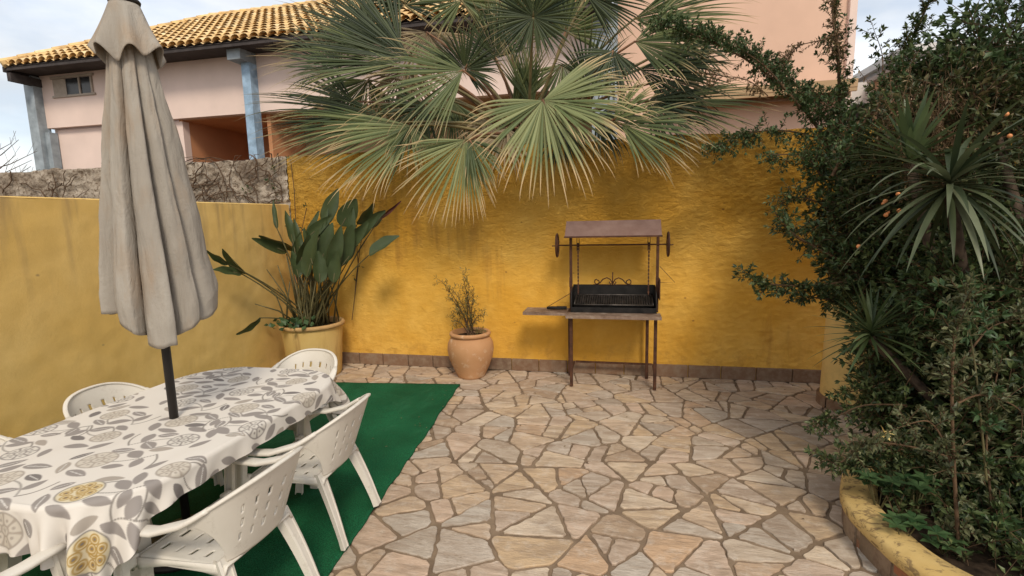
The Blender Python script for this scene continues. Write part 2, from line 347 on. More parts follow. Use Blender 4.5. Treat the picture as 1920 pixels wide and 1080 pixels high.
# ------------------------------------------------------------------ ground and paving
YB = 5.45; XL = -3.88
g = MB(); g.add([(-60, -40, -.03), (60, -40, -.03), (60, 140, -.03), (-60, 140, -.03)], [(0, 1, 2, 3)])
tag(obj('ground', g, M['ground']), kind='structure')
g = MB()
def mort(u, v):
    x = XL+u*9.0; y = -1.2+v*(YB+1.2); return (x, y, -.009+.003*fn((x, y, 0), 5)+.002*fn((x, y, 0), 20))
g.grid(mort, 180, 130); tag(obj('mortar_bed', g, M['mortar']), kind='structure')

def clip(poly, a, b, c):           # keep a x + b y <= c
    out = []
    for i in range(len(poly)):
        p, q = poly[i], poly[(i+1) % len(poly)]
        dp, dq = a*p[0]+b*p[1]-c, a*q[0]+b*q[1]-c
        if dp <= 0: out.append(p)
        if dp*dq < 0: t = dp/(dp-dq); out.append((p[0]+(q[0]-p[0])*t, p[1]+(q[1]-p[1])*t))
    return out
def inset(poly, d):
    n = len(poly); area = sum(poly[i][0]*poly[(i+1) % n][1]-poly[(i+1) % n][0]*poly[i][1] for i in range(n))
    if area < 0: poly = poly[::-1]
    q = list(poly)
    for i in range(n):
        p, r = poly[i], poly[(i+1) % n]; ex, ey = r[0]-p[0], r[1]-p[1]; l = math.hypot(ex, ey)
        if l < 1e-6: continue
        nx, ny = ey/l, -ex/l; dd = d*(random.uniform(.45, 1.75)); q = clip(q, nx, ny, nx*p[0]+ny*p[1]-dd)
        if len(q) < 3: return None
    return q
def simplify(q, m=.05):
    q = list(q)
    while len(q) > 4:
        n = len(q); ls = [math.dist(q[i], q[(i+1) % n]) for i in range(n)]; i = min(range(n), key=lambda k: ls[k])
        if ls[i] > m: break
        j = (i+1) % n; q[i] = ((q[i][0]+q[j][0])/2, (q[i][1]+q[j][1])/2); q.pop(j)
    return q
pts = []
st = .46; j = 0; y = .1
while y < YB+.3:
    x = XL-.3+(j % 2)*st/2
    while x < 5.2:
        pts.append((x+random.uniform(-.42, .42)*st, y+random.uniform(-.42, .42)*st, random.uniform(0, .02))); x += st
    y += st*.88; j += 1
g = MB()
PCX, PCY = 2.03, 2.72
def halve(poly, out):
    n = len(poly); ar = abs(sum(poly[a][0]*poly[(a+1) % n][1]-poly[(a+1) % n][0]*poly[a][1] for a in range(n)))/2
    cx = sum(p[0] for p in poly)/n; cy = sum(p[1] for p in poly)/n
    sxx = sum((p[0]-cx)**2 for p in poly); syy = sum((p[1]-cy)**2 for p in poly); sxy = sum((p[0]-cx)*(p[1]-cy) for p in poly)
    th_ = .5*math.atan2(2*sxy, sxx-syy); asp = (sxx+syy)/max(1e-6, (sxx+syy-math.hypot(sxx-syy, 2*sxy)))
    if ar < random.uniform(.030, .105) and asp < 5: out.append(poly); return
    if ar < .026: out.append(poly); return
    th_ += random.gauss(0, .30); k = random.uniform(-.22, .22)*math.sqrt(ar); a, b = math.cos(th_), math.sin(th_); c = a*cx+b*cy+k
    for q in (clip(poly, a, b, c), clip(poly, -a, -b, -c)):
        if len(q) > 2: halve(q, out)
cells = []
for i, (x, y, w) in enumerate(pts):
    if y < .5 or y > YB+.1 or x < XL-.1: continue
    poly = [(x-.8, y-.8), (x+.8, y-.8), (x+.8, y+.8), (x-.8, y+.8)]
    for k, (x2, y2, w2) in enumerate(pts):
        if k == i or abs(x2-x) > 1.3 or abs(y2-y) > 1.3: continue
        a, b = 2*(x2-x), 2*(y2-y); poly = clip(poly, a, b, x2*x2+y2*y2-x*x-y*y+w-w2)
        if len(poly) < 3: break
    if len(poly) < 3: continue
    halve(poly, cells)
for poly in cells:
    poly = clip(poly, 0, 1, YB-.012); 
    if len(poly) < 3: continue
    poly = clip(poly, -1, 0, -XL-.01)
    if len(poly) < 3: continue
    q = inset(simplify(poly, .045), .0092)
    if not q: continue
    q = simplify(q, .03)
    ar = abs(sum(q[a][0]*q[(a+1) % len(q)][1]-q[(a+1) % len(q)][0]*q[a][1] for a in range(len(q))))/2
    if ar < .0022: continue
    ring = []; m = len(q)
    for a in range(m):
        p0, p1, p2 = q[a-1], q[a], q[(a+1) % m]
        l = math.dist(p1, p2); k = max(2, int(l/.035))
        for s2 in range(k):
            t = s2/k; px = p1[0]+(p2[0]-p1[0])*t; py = p1[1]+(p2[1]-p1[1])*t
            if s2 == 0:     # knock the corner off
                d0, d2 = math.dist(p0, p1), l; e = min(.020*random.uniform(.4, 1.3), d0*.25, d2*.25)
                ring.append((p1[0]+(p0[0]-p1[0])/d0*e, p1[1]+(p0[1]-p1[1])/d0*e)); ring.append((p1[0]+(p2[0]-p1[0])/d2*e, p1[1]+(p2[1]-p1[1])/d2*e)); continue
            ring.append((px+.011*fn((px, py, 1), 19)+.007*fn((px, py, 4), 60), py+.011*fn((px, py, 9), 19)+.007*fn((px, py, 14), 60)))
    zt = random.uniform(-.0015, .003); tx, ty = random.uniform(-.006, .006), random.uniform(-.006, .006)
    cx = sum(p[0] for p in ring)/len(ring); cy = sum(p[1] for p in ring)/len(ring); n_ = len(ring)
    vs = [(px, py, -.02) for px, py in ring]+[(px, py, zt-.003+tx*(px-cx)+ty*(py-cy)) for px, py in ring]
    vs += [(cx+(px-cx)*.965, cy+(py-cy)*.965, zt+tx*(px-cx)+ty*(py-cy)) for px, py in ring]
    fs = [(a, (a+1) % n_, n_+(a+1) % n_, n_+a) for a in range(n_)]+[(n_+a, n_+(a+1) % n_, 2*n_+(a+1) % n_, 2*n_+a) for a in range(n_)]+[tuple(range(2*n_, 3*n_))]
    g.add(vs, fs)
tag(obj('patio_paving', g, M['stone']), kind='structure')

# artificial-grass mat
def mat_edge(x, y):
    return (x, y)
g = MB(); cA, cB, cC, cD = (-1.63, 4.85), (-1.30, 1.0), (-4.0, .9), (-4.0, 4.60)
def matp(u, v):
    x0 = cC[0]*(1-v)+cD[0]*v; y0 = cC[1]*(1-v)+cD[1]*v; x1 = cB[0]*(1-v)+cA[0]*v; y1 = cB[1]*(1-v)+cA[1]*v
    x = x0+(x1-x0)*u; y = y0+(y1-y0)*u
    if u > .99: x += .018*fn((x, y, 0), 5)+.004*fn((x, y, 3), 25)
    if v > .99: y += .006*fn((x, y, 0), 9)
    return (x, y, .012+.004*max(0, fn((x, y, 0), 3.2))+.0015*fn((x, y, 4), 30))
g.grid(matp, 110, 150)
o = obj('artificial_grass_mat', g, M['turf']); so_ = o.modifiers.new('thick', 'SOLIDIFY'); so_.thickness = .008; so_.offset = -1
tag(o, 'dark green artificial grass mat laid under the dining table', 'mat')

# ------------------------------------------------------------------ walls
tb = thing('garden_wall', 'deep yellow rough rendered wall behind the barbecue', 'wall', (0, YB, 0))
def back_h(x): return 2.49+.02*fn((x, 0, 0), 1.3)+.012*fn((x, 0, 5), 6)
def wallface(x0, x1, hf, nu, nv, amp, y=YB, z0=0.0):
    g = MB()
    def P(u, v):
        x = x0+(x1-x0)*u; h = hf(x); z = z0+(h-z0)*v
        top = min(1, max(0, (z-1.35)/.7)); right = min(1, max(0, (x+.2)/1.2)); lft = min(1, max(0, (-2.4-x)/.8))
        k = amp*(.22+.95*top*max(right, lft*.8, .25)+.25*right)
        a = abs(fn((x, y, z), 9, 3)); b = fn((x*1.0, y, z*2.2), 16); c = fn((x, y, z), 42); e = fn((x*.6, y, z), 1.3)
        d = k*(.012*(1-2.2*a)+.011*b+.006*c)+.012*e*min(1, amp*3)
        if v > .985: d -= .01
        return (x, y-d, z)
    g.grid(P, nu, nv); n0 = len(g.v)
    # top coping and back face
    xs = [x0+(x1-x0)*i/60 for i in range(61)]
    vs = []
    for x in xs:
        h = hf(x); vs += [(x, y-.002, h-.004), (x, y+.09, h+.012), (x, y+.18, h-.006), (x, y+.18, z0)]
    g.add(vs, [(i*4+k, (i+1)*4+k, (i+1)*4+k+1, i*4+k+1) for i in range(60) for k in range(3)])
    return g
obj('rendered_face', wallface(-3.87, 6.5, back_h, 760, 190, 1.0), M['wall_back'], tb)
g = MB(); x = -3.4; k = 0
while x < 4.2:
    w = random.uniform(.30, .34); g.box((x+w/2-.002, YB-.012-random.uniform(0, .003), .067), (w-.008, .028, .135), bev=.004); x += w
obj('tile_skirting', g, M['skirt'], tb)

to = tag(obj('boundary_wall', wallface(-26, -3.873, lambda x: 2.475+.035*fn((x, 0, 0), 2.1)+.02*fn((x, 0, 5), 8)-.0*x, 620, 60, 2.2, YB, 1.2), M['old_wall']), 'weathered bare grey brown boundary wall beyond the low yellow wall', 'wall')
# low yellow wall on the left
g = MB()
def PL(u, v):
    y = -2.0+(YB-.02+2.0)*u; z = 1.92*v; d = .006*fn((0, y, z), 2.2)+.003*fn((0, y, z), 9)
    return (XL+d, y, z)
g.grid(PL, 300, 80)
g.add([(XL, -2, 1.92), (XL, YB-.02, 1.92), (XL-.04, YB-.02, 1.93), (XL-.04, -2, 1.93), (XL-.16, YB-.02, 1.93), (XL-.16, -2, 1.93), (XL-.16, YB-.02, 0), (XL-.16, -2, 0)], [(0, 3, 2, 1), (3, 5, 4, 2), (5, 7, 6, 4)])
tag(obj('side_wall', g, M['wall_left']), 'smooth pale yellow wall along the left behind the dining table', 'wall')

# dry creeper on the boundary wall
cr_ = thing('dry_creeper', 'dry brown creeper stems clinging to the grey boundary wall', 'creeper', (-5.5, YB-.04, 2.0))
g = MB()
for i in range(150):
    cx = random.choice([-9.5, -8.7, -7.9, -6.0, -5.4, -5.2, -5.0, -7.2, -4.3, -4.1, -4.05]); x = cx+random.gauss(0, .22); z = random.uniform(1.85, 2.35); a = random.uniform(0, 6.28)
    if x > -3.93: continue
    p = []; 
    for k in range(7):
        p.append((min(x, -3.94), YB-.045-.02*random.random(), min(z, 2.52))); a += random.uniform(-.7, .7); x += .06*math.cos(a); z += .05*math.sin(a)+.012
    g.tube(p, random.uniform(.003, .008), 4, False)
for k in range(7):
    x = random.uniform(-6.8, -5.0); p = [Vector((x, YB-.02, 2.44))]
    for q in range(8): p.append(p[-1]+Vector((.07, 0, .035-.009*q+random.uniform(-.01, .01))))
    g.tube(p, .004, 4, False)
obj('stems', g, M['twig'], cr_)
# bare bush beyond the wall, far left
bb = thing('bare_bush', 'leafless bush with thin bare twigs beyond the wall far left', 'bush', (-15.2, 8.5, 0))
g = MB(); stp = [(-15.2, 8.5, 0), (-14.9, 8.5, 1.4), (-14.4, 8.45, 2.6)]
g.tube(stp, [.05, .035, .02], 6)
for (u0, v0, u1, v1) in [(0, 310, 70, 283), (0, 296, 35, 262), (-20, 330, 60, 300), (0, 320, 30, 290), (10, 322, 75, 318), (-10, 280, 22, 268), (30, 325, 58, 312)]:
    a = W(u0-30, v0+12, y=8.4); b = W(u1, v1, y=8.3); mid = (a+b)/2+Vector((0, 0, -.05))
    g.tube([Vector(stp[-1]), a, mid, b], [.015, .012, .009, .004], 4, False)
    for k in range(3):
        q = mid.lerp(b, random.random()); g.tube([q, q+Vector((random.uniform(-.1, .3), 0, random.uniform(.05, .25)))], .003, 3, False)
obj('twigs', g, M['twig'], bb)

# ------------------------------------------------------------------ neighbouring house (left)
HY = 11.0
hh = thing('tiled_roof_house', 'pink house with orange clay tile roof and blue posts behind the boundary wall', 'house', (-7.5, HY, 0))
g = MB(); g.box((-7.56, HY+.10, 5.03), (14.7, .2, 1.42)); g.box((-14.80, HY+3.2, 2.87), (.2, 6, 5.74)); g.box((-12.75, HY+.24, 2.14), (3.95, .2, 4.28))
obj('wall', g, M['pink'], hh)
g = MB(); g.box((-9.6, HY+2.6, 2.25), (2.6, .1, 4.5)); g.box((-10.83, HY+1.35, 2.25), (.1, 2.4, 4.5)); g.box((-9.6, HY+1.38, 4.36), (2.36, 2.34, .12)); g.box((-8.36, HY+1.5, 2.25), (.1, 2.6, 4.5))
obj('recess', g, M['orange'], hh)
g = MB(); g.box((-9.5, HY+2.5, 3.18), (1.9, .08, .1)); obj('ledge', g, M['skirt'], hh)
g = MB(); g.box((-4.0, HY+1.6, 2.25), (8.6, .1, 4.5)); g.box((-4.0, HY+.87, 4.36), (8.6, 1.34, .12)); obj('gallery', g, M['tan'], hh)
g = MB(); g.box((-15.02, HY-.06, 2.8), (.30, .3, 5.6)); g.box((-14.82, HY+.02, 2.1), (.2, .2, 4.2)); obj('post', g, M['greypost'], hh)
g = MB(); g.box((-8.52, HY-.12, 2.72), (.22, .26, 5.44)); o = obj('post', g, M['blue'], hh); g = MB(); g.box((-8.58, HY-.25, 5.52), (.34, .55, .26)); obj('capital', g, M['greypost'], o)
g = MB(); g.box((-.35, HY-.12, 2.9), (.5, .28, 5.8)); obj('post', g, M['greypost'], hh)
wf = MB(); wx0, wx1, wz0, wz1 = -14.45, -13.2, 5.1, 5.52
wf.box(((wx0+wx1)/2, HY-.015, wz1+.03), (wx1-wx0+.12, .05, .06)); wf.box(((wx0+wx1)/2, HY-.015, wz0-.02), (wx1-wx0+.12, .05, .05)); wf.box((wx0+.2, HY-.010, (wz0+wz1)/2), (.42, .03, wz1-wz0-.02)); wf.box((wx1-.02, HY-.015, (wz0+wz1)/2), (.05, .05, wz1-wz0)); wf.box((-13.6, HY-.02, (wz0+wz1)/2), (.05, .04, wz1-wz0))
w_ = obj('window', wf, M['frame'], hh)
g = MB(); g.box((-13.64, HY-.005, 5.31), (.82, .02, .40)); obj('pane', g, M['glass'], w_)
# roof: rows of barrel tiles up the slope, hipped at the left end
g = MB(); EY, EZ, RY, RZt = 10.25, 5.70, 14.3, 7.98; sp = .235; x = -14.9; ns = 12
hipx = -12.4
while x < -.2:
    # height up the slope allowed by the hip
    tmax = 1.0 if x > hipx else max(.05, (x+15.0)/(hipx+15.0))
    nrow = max(1, int(round(ns*tmax)))
    for r_ in range(nrow):
        t0, t1 = r_/ns, min((r_+1.12)/ns, tmax+.03); lift = .0
        ox = random.uniform(-.008, .008)
        vs = []
        for t, rr, dz in ((t0, .108, .035), (t1, .088, .0)):
            for k in range(7):
                a = math.pi*k/6; vs.append((x+ox-rr*math.cos(a), EY+(RY-EY)*t, EZ+(RZt-EZ)*t+dz+rr*.85*math.sin(a)))
        g.add(vs, [(k, k+1, 8+k, 7+k) for k in range(6)], False)
        # channel tile between the barrels
        xc = x+sp/2; vs = [(xc-.07, EY+(RY-EY)*t0, EZ+(RZt-EZ)*t0+.03), (xc, EY+(RY-EY)*t0, EZ+(RZt-EZ)*t0-.01), (xc+.07, EY+(RY-EY)*t0, EZ+(RZt-EZ)*t0+.03), (xc-.07, EY+(RY-EY)*t1, EZ+(RZt-EZ)*t1+.0), (xc, EY+(RY-EY)*t1, EZ+(RZt-EZ)*t1-.035), (xc+.07, EY+(RY-EY)*t1, EZ+(RZt-EZ)*t1+.0)]
        g.add(vs, [(0, 1, 4, 3), (1, 2, 5, 4)])
    x += sp
for (a, b) in (((-15.0, EY, EZ+.05), (hipx, RY, RZt+.03)), ((hipx, RY, RZt+.03), (-.2, RY, RZt+.03))):
    a = Vector(a); b = Vector(b); m = int((b-a).length/.36)
    for k in range(m): g.tube([a.lerp(b, k/m), a.lerp(b, (k+1.1)/m)], [.12, .095], 8, True, False)
rf = obj('roof', g, M['tile'], hh)
g = MB(); g.add([(-14.95, EY+.02, EZ-.03), (-.2, EY+.02, EZ-.03), (-.2, RY, RZt-.06), (hipx, RY, RZt-.06)], [(0, 1, 2, 3)])
g.add([(-14.95, EY+.02, EZ-.03), (-14.95, 17, EZ-.03), (hipx, RY, RZt-.06)], [(0, 2, 1)])
g.box((-7.58, EY+.06, EZ-.06), (14.75, .04, .09)); g.box((-14.97, EY+3.5, EZ-.08), (.05, 7, .13))
g.add([(-14.95, EY+.1, EZ-.09), (-.2, EY+.1, EZ-.09), (-.2, HY, EZ-.06), (-14.95, HY, EZ-.06)], [(0, 1, 2, 3)])
g.box((-14.9, EY+.45, EZ-.25), (.12, .8, .2)); g.box((-11.8, EY+.45, EZ-.25), (.12, .8, .2))
obj('eaves', g, M['fascia'], rf)

# tall salmon building right of the palm
ts = thing('salmon_house', 'tall plain salmon house with a low canopy behind the palm', 'house', (2.3, HY, 0))
g = MB(); g.box((2.0, HY+2.5, 5.0), (4.35, 5, 10)); obj('wall', g, M['peach'], ts)
g = MB(); g.box((2.4, HY-.3, 3.93), (3.3, .6, .14)); g.box((2.4, HY-.56, 3.83), (3.3, .06, .07)); obj('canopy', g, M['tan'], ts)
g = MB(); g.box((2.4, HY-.30, 3.80), (3.3, .06, .10)); obj('canopy_beam', g, M['skirt'], ts)
g = MB(); g.box((4.10, HY-.03, 5), (.12, .1, 10)); obj('corner_trim', g, M['pink'], ts)
# houses further off on the right
fw = thing('white_house', 'low white house with grey flat roof far behind the shrub', 'house', (9.5, 18.2, 0))
a, b = W(1693, 92, y=18), W(1850, 95, y=18)
g = MB(); g.box(((a.x+b.x)/2+1, 20, a.z/2-.1), (b.x-a.x+2, 4, a.z-.2)); obj('wall', g, M['fargrey'], fw)
g = MB(); g.box(((a.x+b.x)/2+1, 19.9, a.z-.1), (b.x-a.x+2.3, 4.6, .22)); obj('roof', g, M['farwhite'], fw)
g = MB(); g.box((a.x+.5, 17.98, a.z-.85), (.5, .06, .6)); obj('window', g, M['glass'], fw); g = MB(); g.box((a.x+1.9, 17.98, a.z-.85), (.5, .06, .6)); obj('window', g, M['glass'], fw)
fb = thing('beige_outbuilding', 'small beige block wall building just beyond the leafy shrub', 'building', (7.0, 13.5, 0))
a = W(1700, 122, y=13.5); g = MB(); g.box((a.x+1.9, 14.5, a.z/2), (3.8, 2, a.z)); obj('wall', g, M['farbeige'], fb)
g = MB(); g.box((a.x+1.9, 14.5, a.z+.05), (4.0, 2.2, .1)); obj('roof_slab', g, M['fargrey'], fb)
fc = thing('pale_annex', 'pale white rendered annex right of the salmon house', 'building', (6, 15, 0))
a, b = W(1560, 158, y=15), W(1672, 158, y=15); g = MB(); g.box(((a.x+b.x)/2, 16.5, a.z/2), (b.x-a.x+1.4, 3, a.z)); obj('wall', g, M['farwhite'], fc)
g = MB(); g.box(((a.x+b.x)/2, 14.97, a.z-1.0), (.7, .05, .9)); obj('window', g, M['glass'], fc)

# ------------------------------------------------------------------ round pillar and curved planter at the right
pl = thing('round_pillar', 'pale yellow round rendered pillar half hidden by the shrub', 'pillar', (2.06, 4.83, 0))
g = MB(); g.lathe([(.30, .09), (.292, .5), (.285, 1.0), (.28, 1.62), (.26, 1.66), (0, 1.67)], (2.06, 4.83, 0), 48); obj('shaft', g, M['pillar'], pl)
g = MB()
for k in range(9): g.lathe([(.325, -.01), (.325, .085), (.30, .092)], (2.06, 4.83, 0), 5, k*math.pi*2/9+.02, (k+1)*math.pi*2/9-.02, False)
obj('tile_skirting', g, M['skirt'], pl)
pp = thing('raised_planter', 'curved low planter with worn yellow ledge and red brown stone facing', 'planter', (PCX, PCY, 0))
def ringr(a): return .84+.012*math.sin(3*a+1)+.006*math.sin(11*a)
g = MB(); n = 140; vs = []; prof = [(.014, .105), (.022, .125), (.018, .158), (.004, .172), (-.07, .178), (-.14, .172), (-.155, .15), (-.155, -.02)]
for k in range(n):
    a = 2*math.pi*k/n; R_ = ringr(a)
    for q, (dr, z) in enumerate(prof):
        w_ = .004*fn((a*4, q, 0), 3); vs.append((PCX+(R_+dr+w_)*math.cos(a), PCY+(R_+dr+w_)*1.0*math.sin(a), z+(w_ if 1 < q < 6 else 0)))
m = len(prof); g.add(vs, [(k*m+q, ((k+1) % n)*m+q, ((k+1) % n)*m+q+1, k*m+q+1) for k in range(n) for q in range(m-1)], True)
obj('ledge', g, M['ledge'], pp)
g = MB(); a = 0
while a < 6.25:
    da = random.uniform(.09, .2); a1 = min(a+da, 6.28); z1 = .118
    cols = 4; o_ = random.uniform(0, .007)
    for zz0, zz1 in ([(-.01, z1)] if random.random() < .5 else [(-.01, .05+random.uniform(-.01, .01)), (.06, z1)]):
        vs = []
        for k in range(cols+1):
            aa = a+.008+(a1-a-.016)*k/cols; R_ = ringr(aa)+.004+o_
            vs += [(PCX+R_*math.cos(aa), PCY+R_*math.sin(aa), zz0), (PCX+R_*math.cos(aa), PCY+R_*math.sin(aa), zz1), (PCX+(R_-.02)*math.cos(aa), PCY+(R_-.02)*math.sin(aa), zz1), (PCX+(R_-.02)*math.cos(aa), PCY+(R_-.02)*math.sin(aa), zz0)]
        g.add(vs, [(k*4+q, k*4+4+q, k*4+4+(q+1) % 4, k*4+(q+1) % 4) for k in range(cols) for q in range(4)]+[(0, 1, 2, 3), (cols*4+3, cols*4+2, cols*4+1, cols*4)])
    a = a1
fc_ = obj('stone_facing', g, M['facing'], pp)
g = MB(); g.lathe([(.832, -.02), (.832, .11)], (PCX, PCY, 0), 100); obj('backing', g, M['mortar'], pp)
g = MB()
def soilp(u, v):
    a = u*2*math.pi; r = .70*v; x = PCX+r*math.cos(a); y = PCY+r*math.sin(a); return (x, y, .11+.03*fn((x, y, 0), 4)+.012*fn((x, y, 0), 20))
g.grid(soilp, 60, 16); obj('soil', g, M['soil'], pp)
# bed behind the pillar
g = MB(); g.box((3.7, 4.2, .02), (2.4, 2.4, .1)); tag(obj('soil_bed', g, M['soil']), kind='structure')

# ------------------------------------------------------------------ dining table and printed cloth
TX, TY, TW, TL, TZ = -2.31, 2.14, 1.06, 1.66, .715; TR = .33
dt = thing('dining_table', 'white plastic dining table hidden under a leaf print cloth', 'table', (TX, TY, 0))
def rrect(cx, cy, w, l, r, n=10):
    out = []
    for sx, sy, a0 in ((1, 1, 0), (-1, 1, 90), (-1, -1, 180), (1, -1, 270)):
        for k in range(n+1):
            a = rd(a0+90*k/n); out.append((cx+sx*(w/2-r)+r*math.cos(a), cy+sy*(l/2-r)+r*math.sin(a)))
    return out
g = MB(); g.prism(rrect(TX, TY, TW-.02, TL-.02, TR-.01), TZ-.035, TZ-.006); obj('tabletop', g, M['plastic'], dt)
g = MB(); pr_ = rrect(TX, TY, TW-.14, TL-.14, TR-.07); n = len(pr_)
g.prism(pr_, TZ-.08, TZ-.036); obj('apron', g, M['plastic'], dt)
for sx in (-1, 1):
    for sy in (-1, 1):
        g = MB(); x, y = TX+sx*(TW/2-.2), TY+sy*(TL/2-.28)
        g.tube([(x, y, TZ-.08), (x+sx*.05, y+sy*.05, .012)], [.05, .032], 4, True, False); g.tube([(x+sx*.05, y+sy*.05, .03), (x+sx*.052, y+sy*.052, .014)], .036, 4, True, False)
        obj('leg', g, M['plastic'], dt)
# cloth
RES = .0036; CX0, CX1, CY0, CY1 = TX-TW/2-.13, TX+TW/2+.115, TY-TL/2-.20, TY+TL/2+.20
nu = int((CX1-CX0)/RES); nv = int((CY1-CY0)/RES)
S, T = np.meshgrid(np.linspace(CX0, CX1, nu+1), np.linspace(CY0, CY1, nv+1))
hx, hy = TW/2-TR, TL/2-TR
dx = S-TX; dy = T-TY
qx = np.abs(dx)-hx; qy = np.abs(dy)-hy
ax_ = np.maximum(qx, 0); ay_ = np.maximum(qy, 0); ln = np.hypot(ax_, ay_)+1e-9
dist = np.where((qx > 0) & (qy > 0), ln, np.maximum(qx, qy))-TR       # signed distance to the rounded edge
nxv = np.where((qx > 0) & (qy > 0), ax_/ln, np.where(qx > qy, 1.0, 0.0))*np.sign(dx)
nyv = np.where((qx > 0) & (qy > 0), ay_/ln, np.where(qx > qy, 0.0, 1.0))*np.sign(dy)
d = np.maximum(dist, 0); rc = .022
px = S-nxv*d; py = T-nyv*d                      # foot on the edge
ang = np.arctan2(ay_*np.sign(dy), ax_*np.sign(dx))
arc = np.arctan2(dy/TL, dx/TW)
th = np.minimum(d/rc, math.pi/2); out_ = rc*np.sin(th); down = rc*(1-np.cos(th))+np.maximum(d-rc*math.pi/2, 0)
corner = np.exp(-((np.abs(np.abs(dx)-TW/2)**2+np.abs(np.abs(dy)-TL/2)**2)/.07))
hang = np.maximum(d-.03, 0)
rip = np.sin(arc*26+1.0*np.sin(arc*7))*.5+.5*np.sin(arc*47+2)
amp_ = hang*(.10+.42*corner)
out_ = out_+amp_*(rip*.8+.35)*1.0+.02*corner*hang*4
X = px+nxv*out_; Y = py+nyv*out_; Z = TZ+.004-down*(1-.06*corner)
wr = .0022*np.sin(S*9+1.7*np.sin(T*4))*np.sin(T*7)+.0016*np.sin(S*31+T*12+2*np.sin(T*9))
Z = Z+wr*(d <= 0)+.0025
Z = np.maximum(Z, .03)
# the print: leaf shapes, seed-head discs and thin stems on a repeating, half-dropped layout
def cl(r, g, b): return np.array([srgb(r, g, b)[k] for k in range(3)])
PR = np.zeros(S.shape+(3,)); PR[:] = np.array([.64, .59, .53])
PU, PV = (S-TX), (T-TY)
def paint(mask, col, a=1.0): PR[mask] = PR[mask]*(1-a)+np.array(col)*a
def soft(sel, sd_, col, a=1.0):      # sd_: signed distance, positive inside; a soft edge one mesh step wide
    k = np.clip(sd_/RES+.5, 0, 1)*a*sel
    ii = np.nonzero(k > 0); kk = k[ii][:, None]; PR[ii] = PR[ii]*(1-kk)+np.array(col)*kk
GREY = (.27, .24, .22); TAUPE = (.35, .305, .26); OCH = (.36, .225, .06); LINE = (.24, .215, .19); DK = (.18, .16, .15)
def leaf(cx, cy, a, l, w, col):
    sel = (np.abs(PU-cx) < l) & (np.abs(PV-cy) < l)
    u = (PU-cx)*math.cos(a)+(PV-cy)*math.sin(a); v = -(PU-cx)*math.sin(a)+(PV-cy)*math.cos(a)
    t = np.clip(u/(l/2), -1, 1); prof = w/2*(1-t*t)**.8*(1-.18*t)
    soft(sel & (np.abs(u) < l/2), prof-np.abs(v), col)
    if random.random() < .35: paint(sel & (np.abs(u) < l*.36) & (np.abs(v) < .0022), (.55, .52, .48))
def line(x0, y0, x1, y1, bend, w=.0042, col=LINE):
    n = 26; mx_, my_ = (x0+x1)/2-(y1-y0)*bend, (y0+y1)/2+(x1-x0)*bend
    lo = (min(x0, x1, mx_)-.02, max(x0, x1, mx_)+.02, min(y0, y1, my_)-.02, max(y0, y1, my_)+.02)
    sel = np.argwhere((PU > lo[0]) & (PU < lo[1]) & (PV > lo[2]) & (PV < lo[3]))
    if not len(sel): return
    su = PU[sel[:, 0], sel[:, 1]]; sv = PV[sel[:, 0], sel[:, 1]]; best = np.full(len(sel), 9.)
    for k in range(n+1):
        t = k/n; x = (1-t)**2*x0+2*t*(1-t)*mx_+t*t*x1; y = (1-t)**2*y0+2*t*(1-t)*my_+t*t*y1
        best = np.minimum(best, np.hypot(su-x, sv-y))
    k = np.clip((w-best)/RES+.5, 0, 1)[:, None]; PR[sel[:, 0], sel[:, 1]] = PR[sel[:, 0], sel[:, 1]]*(1-k)+np.array(col)*k
def disc(cx, cy, r, col, style):
    u = PU-cx; v = PV-cy; rr = np.hypot(u, v); ins = rr < r*(1+.04*np.sin(5*np.arctan2(v, u)))
    if style == 'seeds':
        paint(ins, (.60, .52, .36) if col == OCH else (.62, .57, .50))
        for k in range(10):
            a = k*2*math.pi/7; q = r*.62 if k < 7 else r*.14; x = cx+q*math.cos(a); y = cy+q*math.sin(a); e = np.hypot(PU-x, PV-y)
            soft(ins, r*.27-e, col); soft(ins, .0024-np.abs(e-r*.17), (.60, .50, .32) if col == OCH else (.6, .55, .48)); soft(ins, .005-e, DK)
        soft(rr < 9, .003-np.abs(rr-r), LINE)
    else:
        paint(ins, (.56, .52, .46) if col != TAUPE else (.50, .445, .37), .8)
        best = np.full(rr.shape, 9.); sec = best.copy()
        seeds = [(cx+r*.62*math.cos(k*2*math.pi/7+.3), cy+r*.62*math.sin(k*2*math.pi/7+.3)) for k in range(7)]+[(cx, cy)]
        for sx, sy in seeds:
            e = np.hypot(PU-sx, PV-sy); sec = np.where(e < best, best, np.minimum(sec, e)); best = np.minimum(best, e)
        soft(ins, (.0075-(sec-best))*.6, col if col != TAUPE else (.36, .31, .26)); soft(ins, .006-best, col); soft(rr < 9, .0036-np.abs(rr-r), col)
random.seed(21)
CW, CH_ = .42, .265
jj = 0; y = -1.15
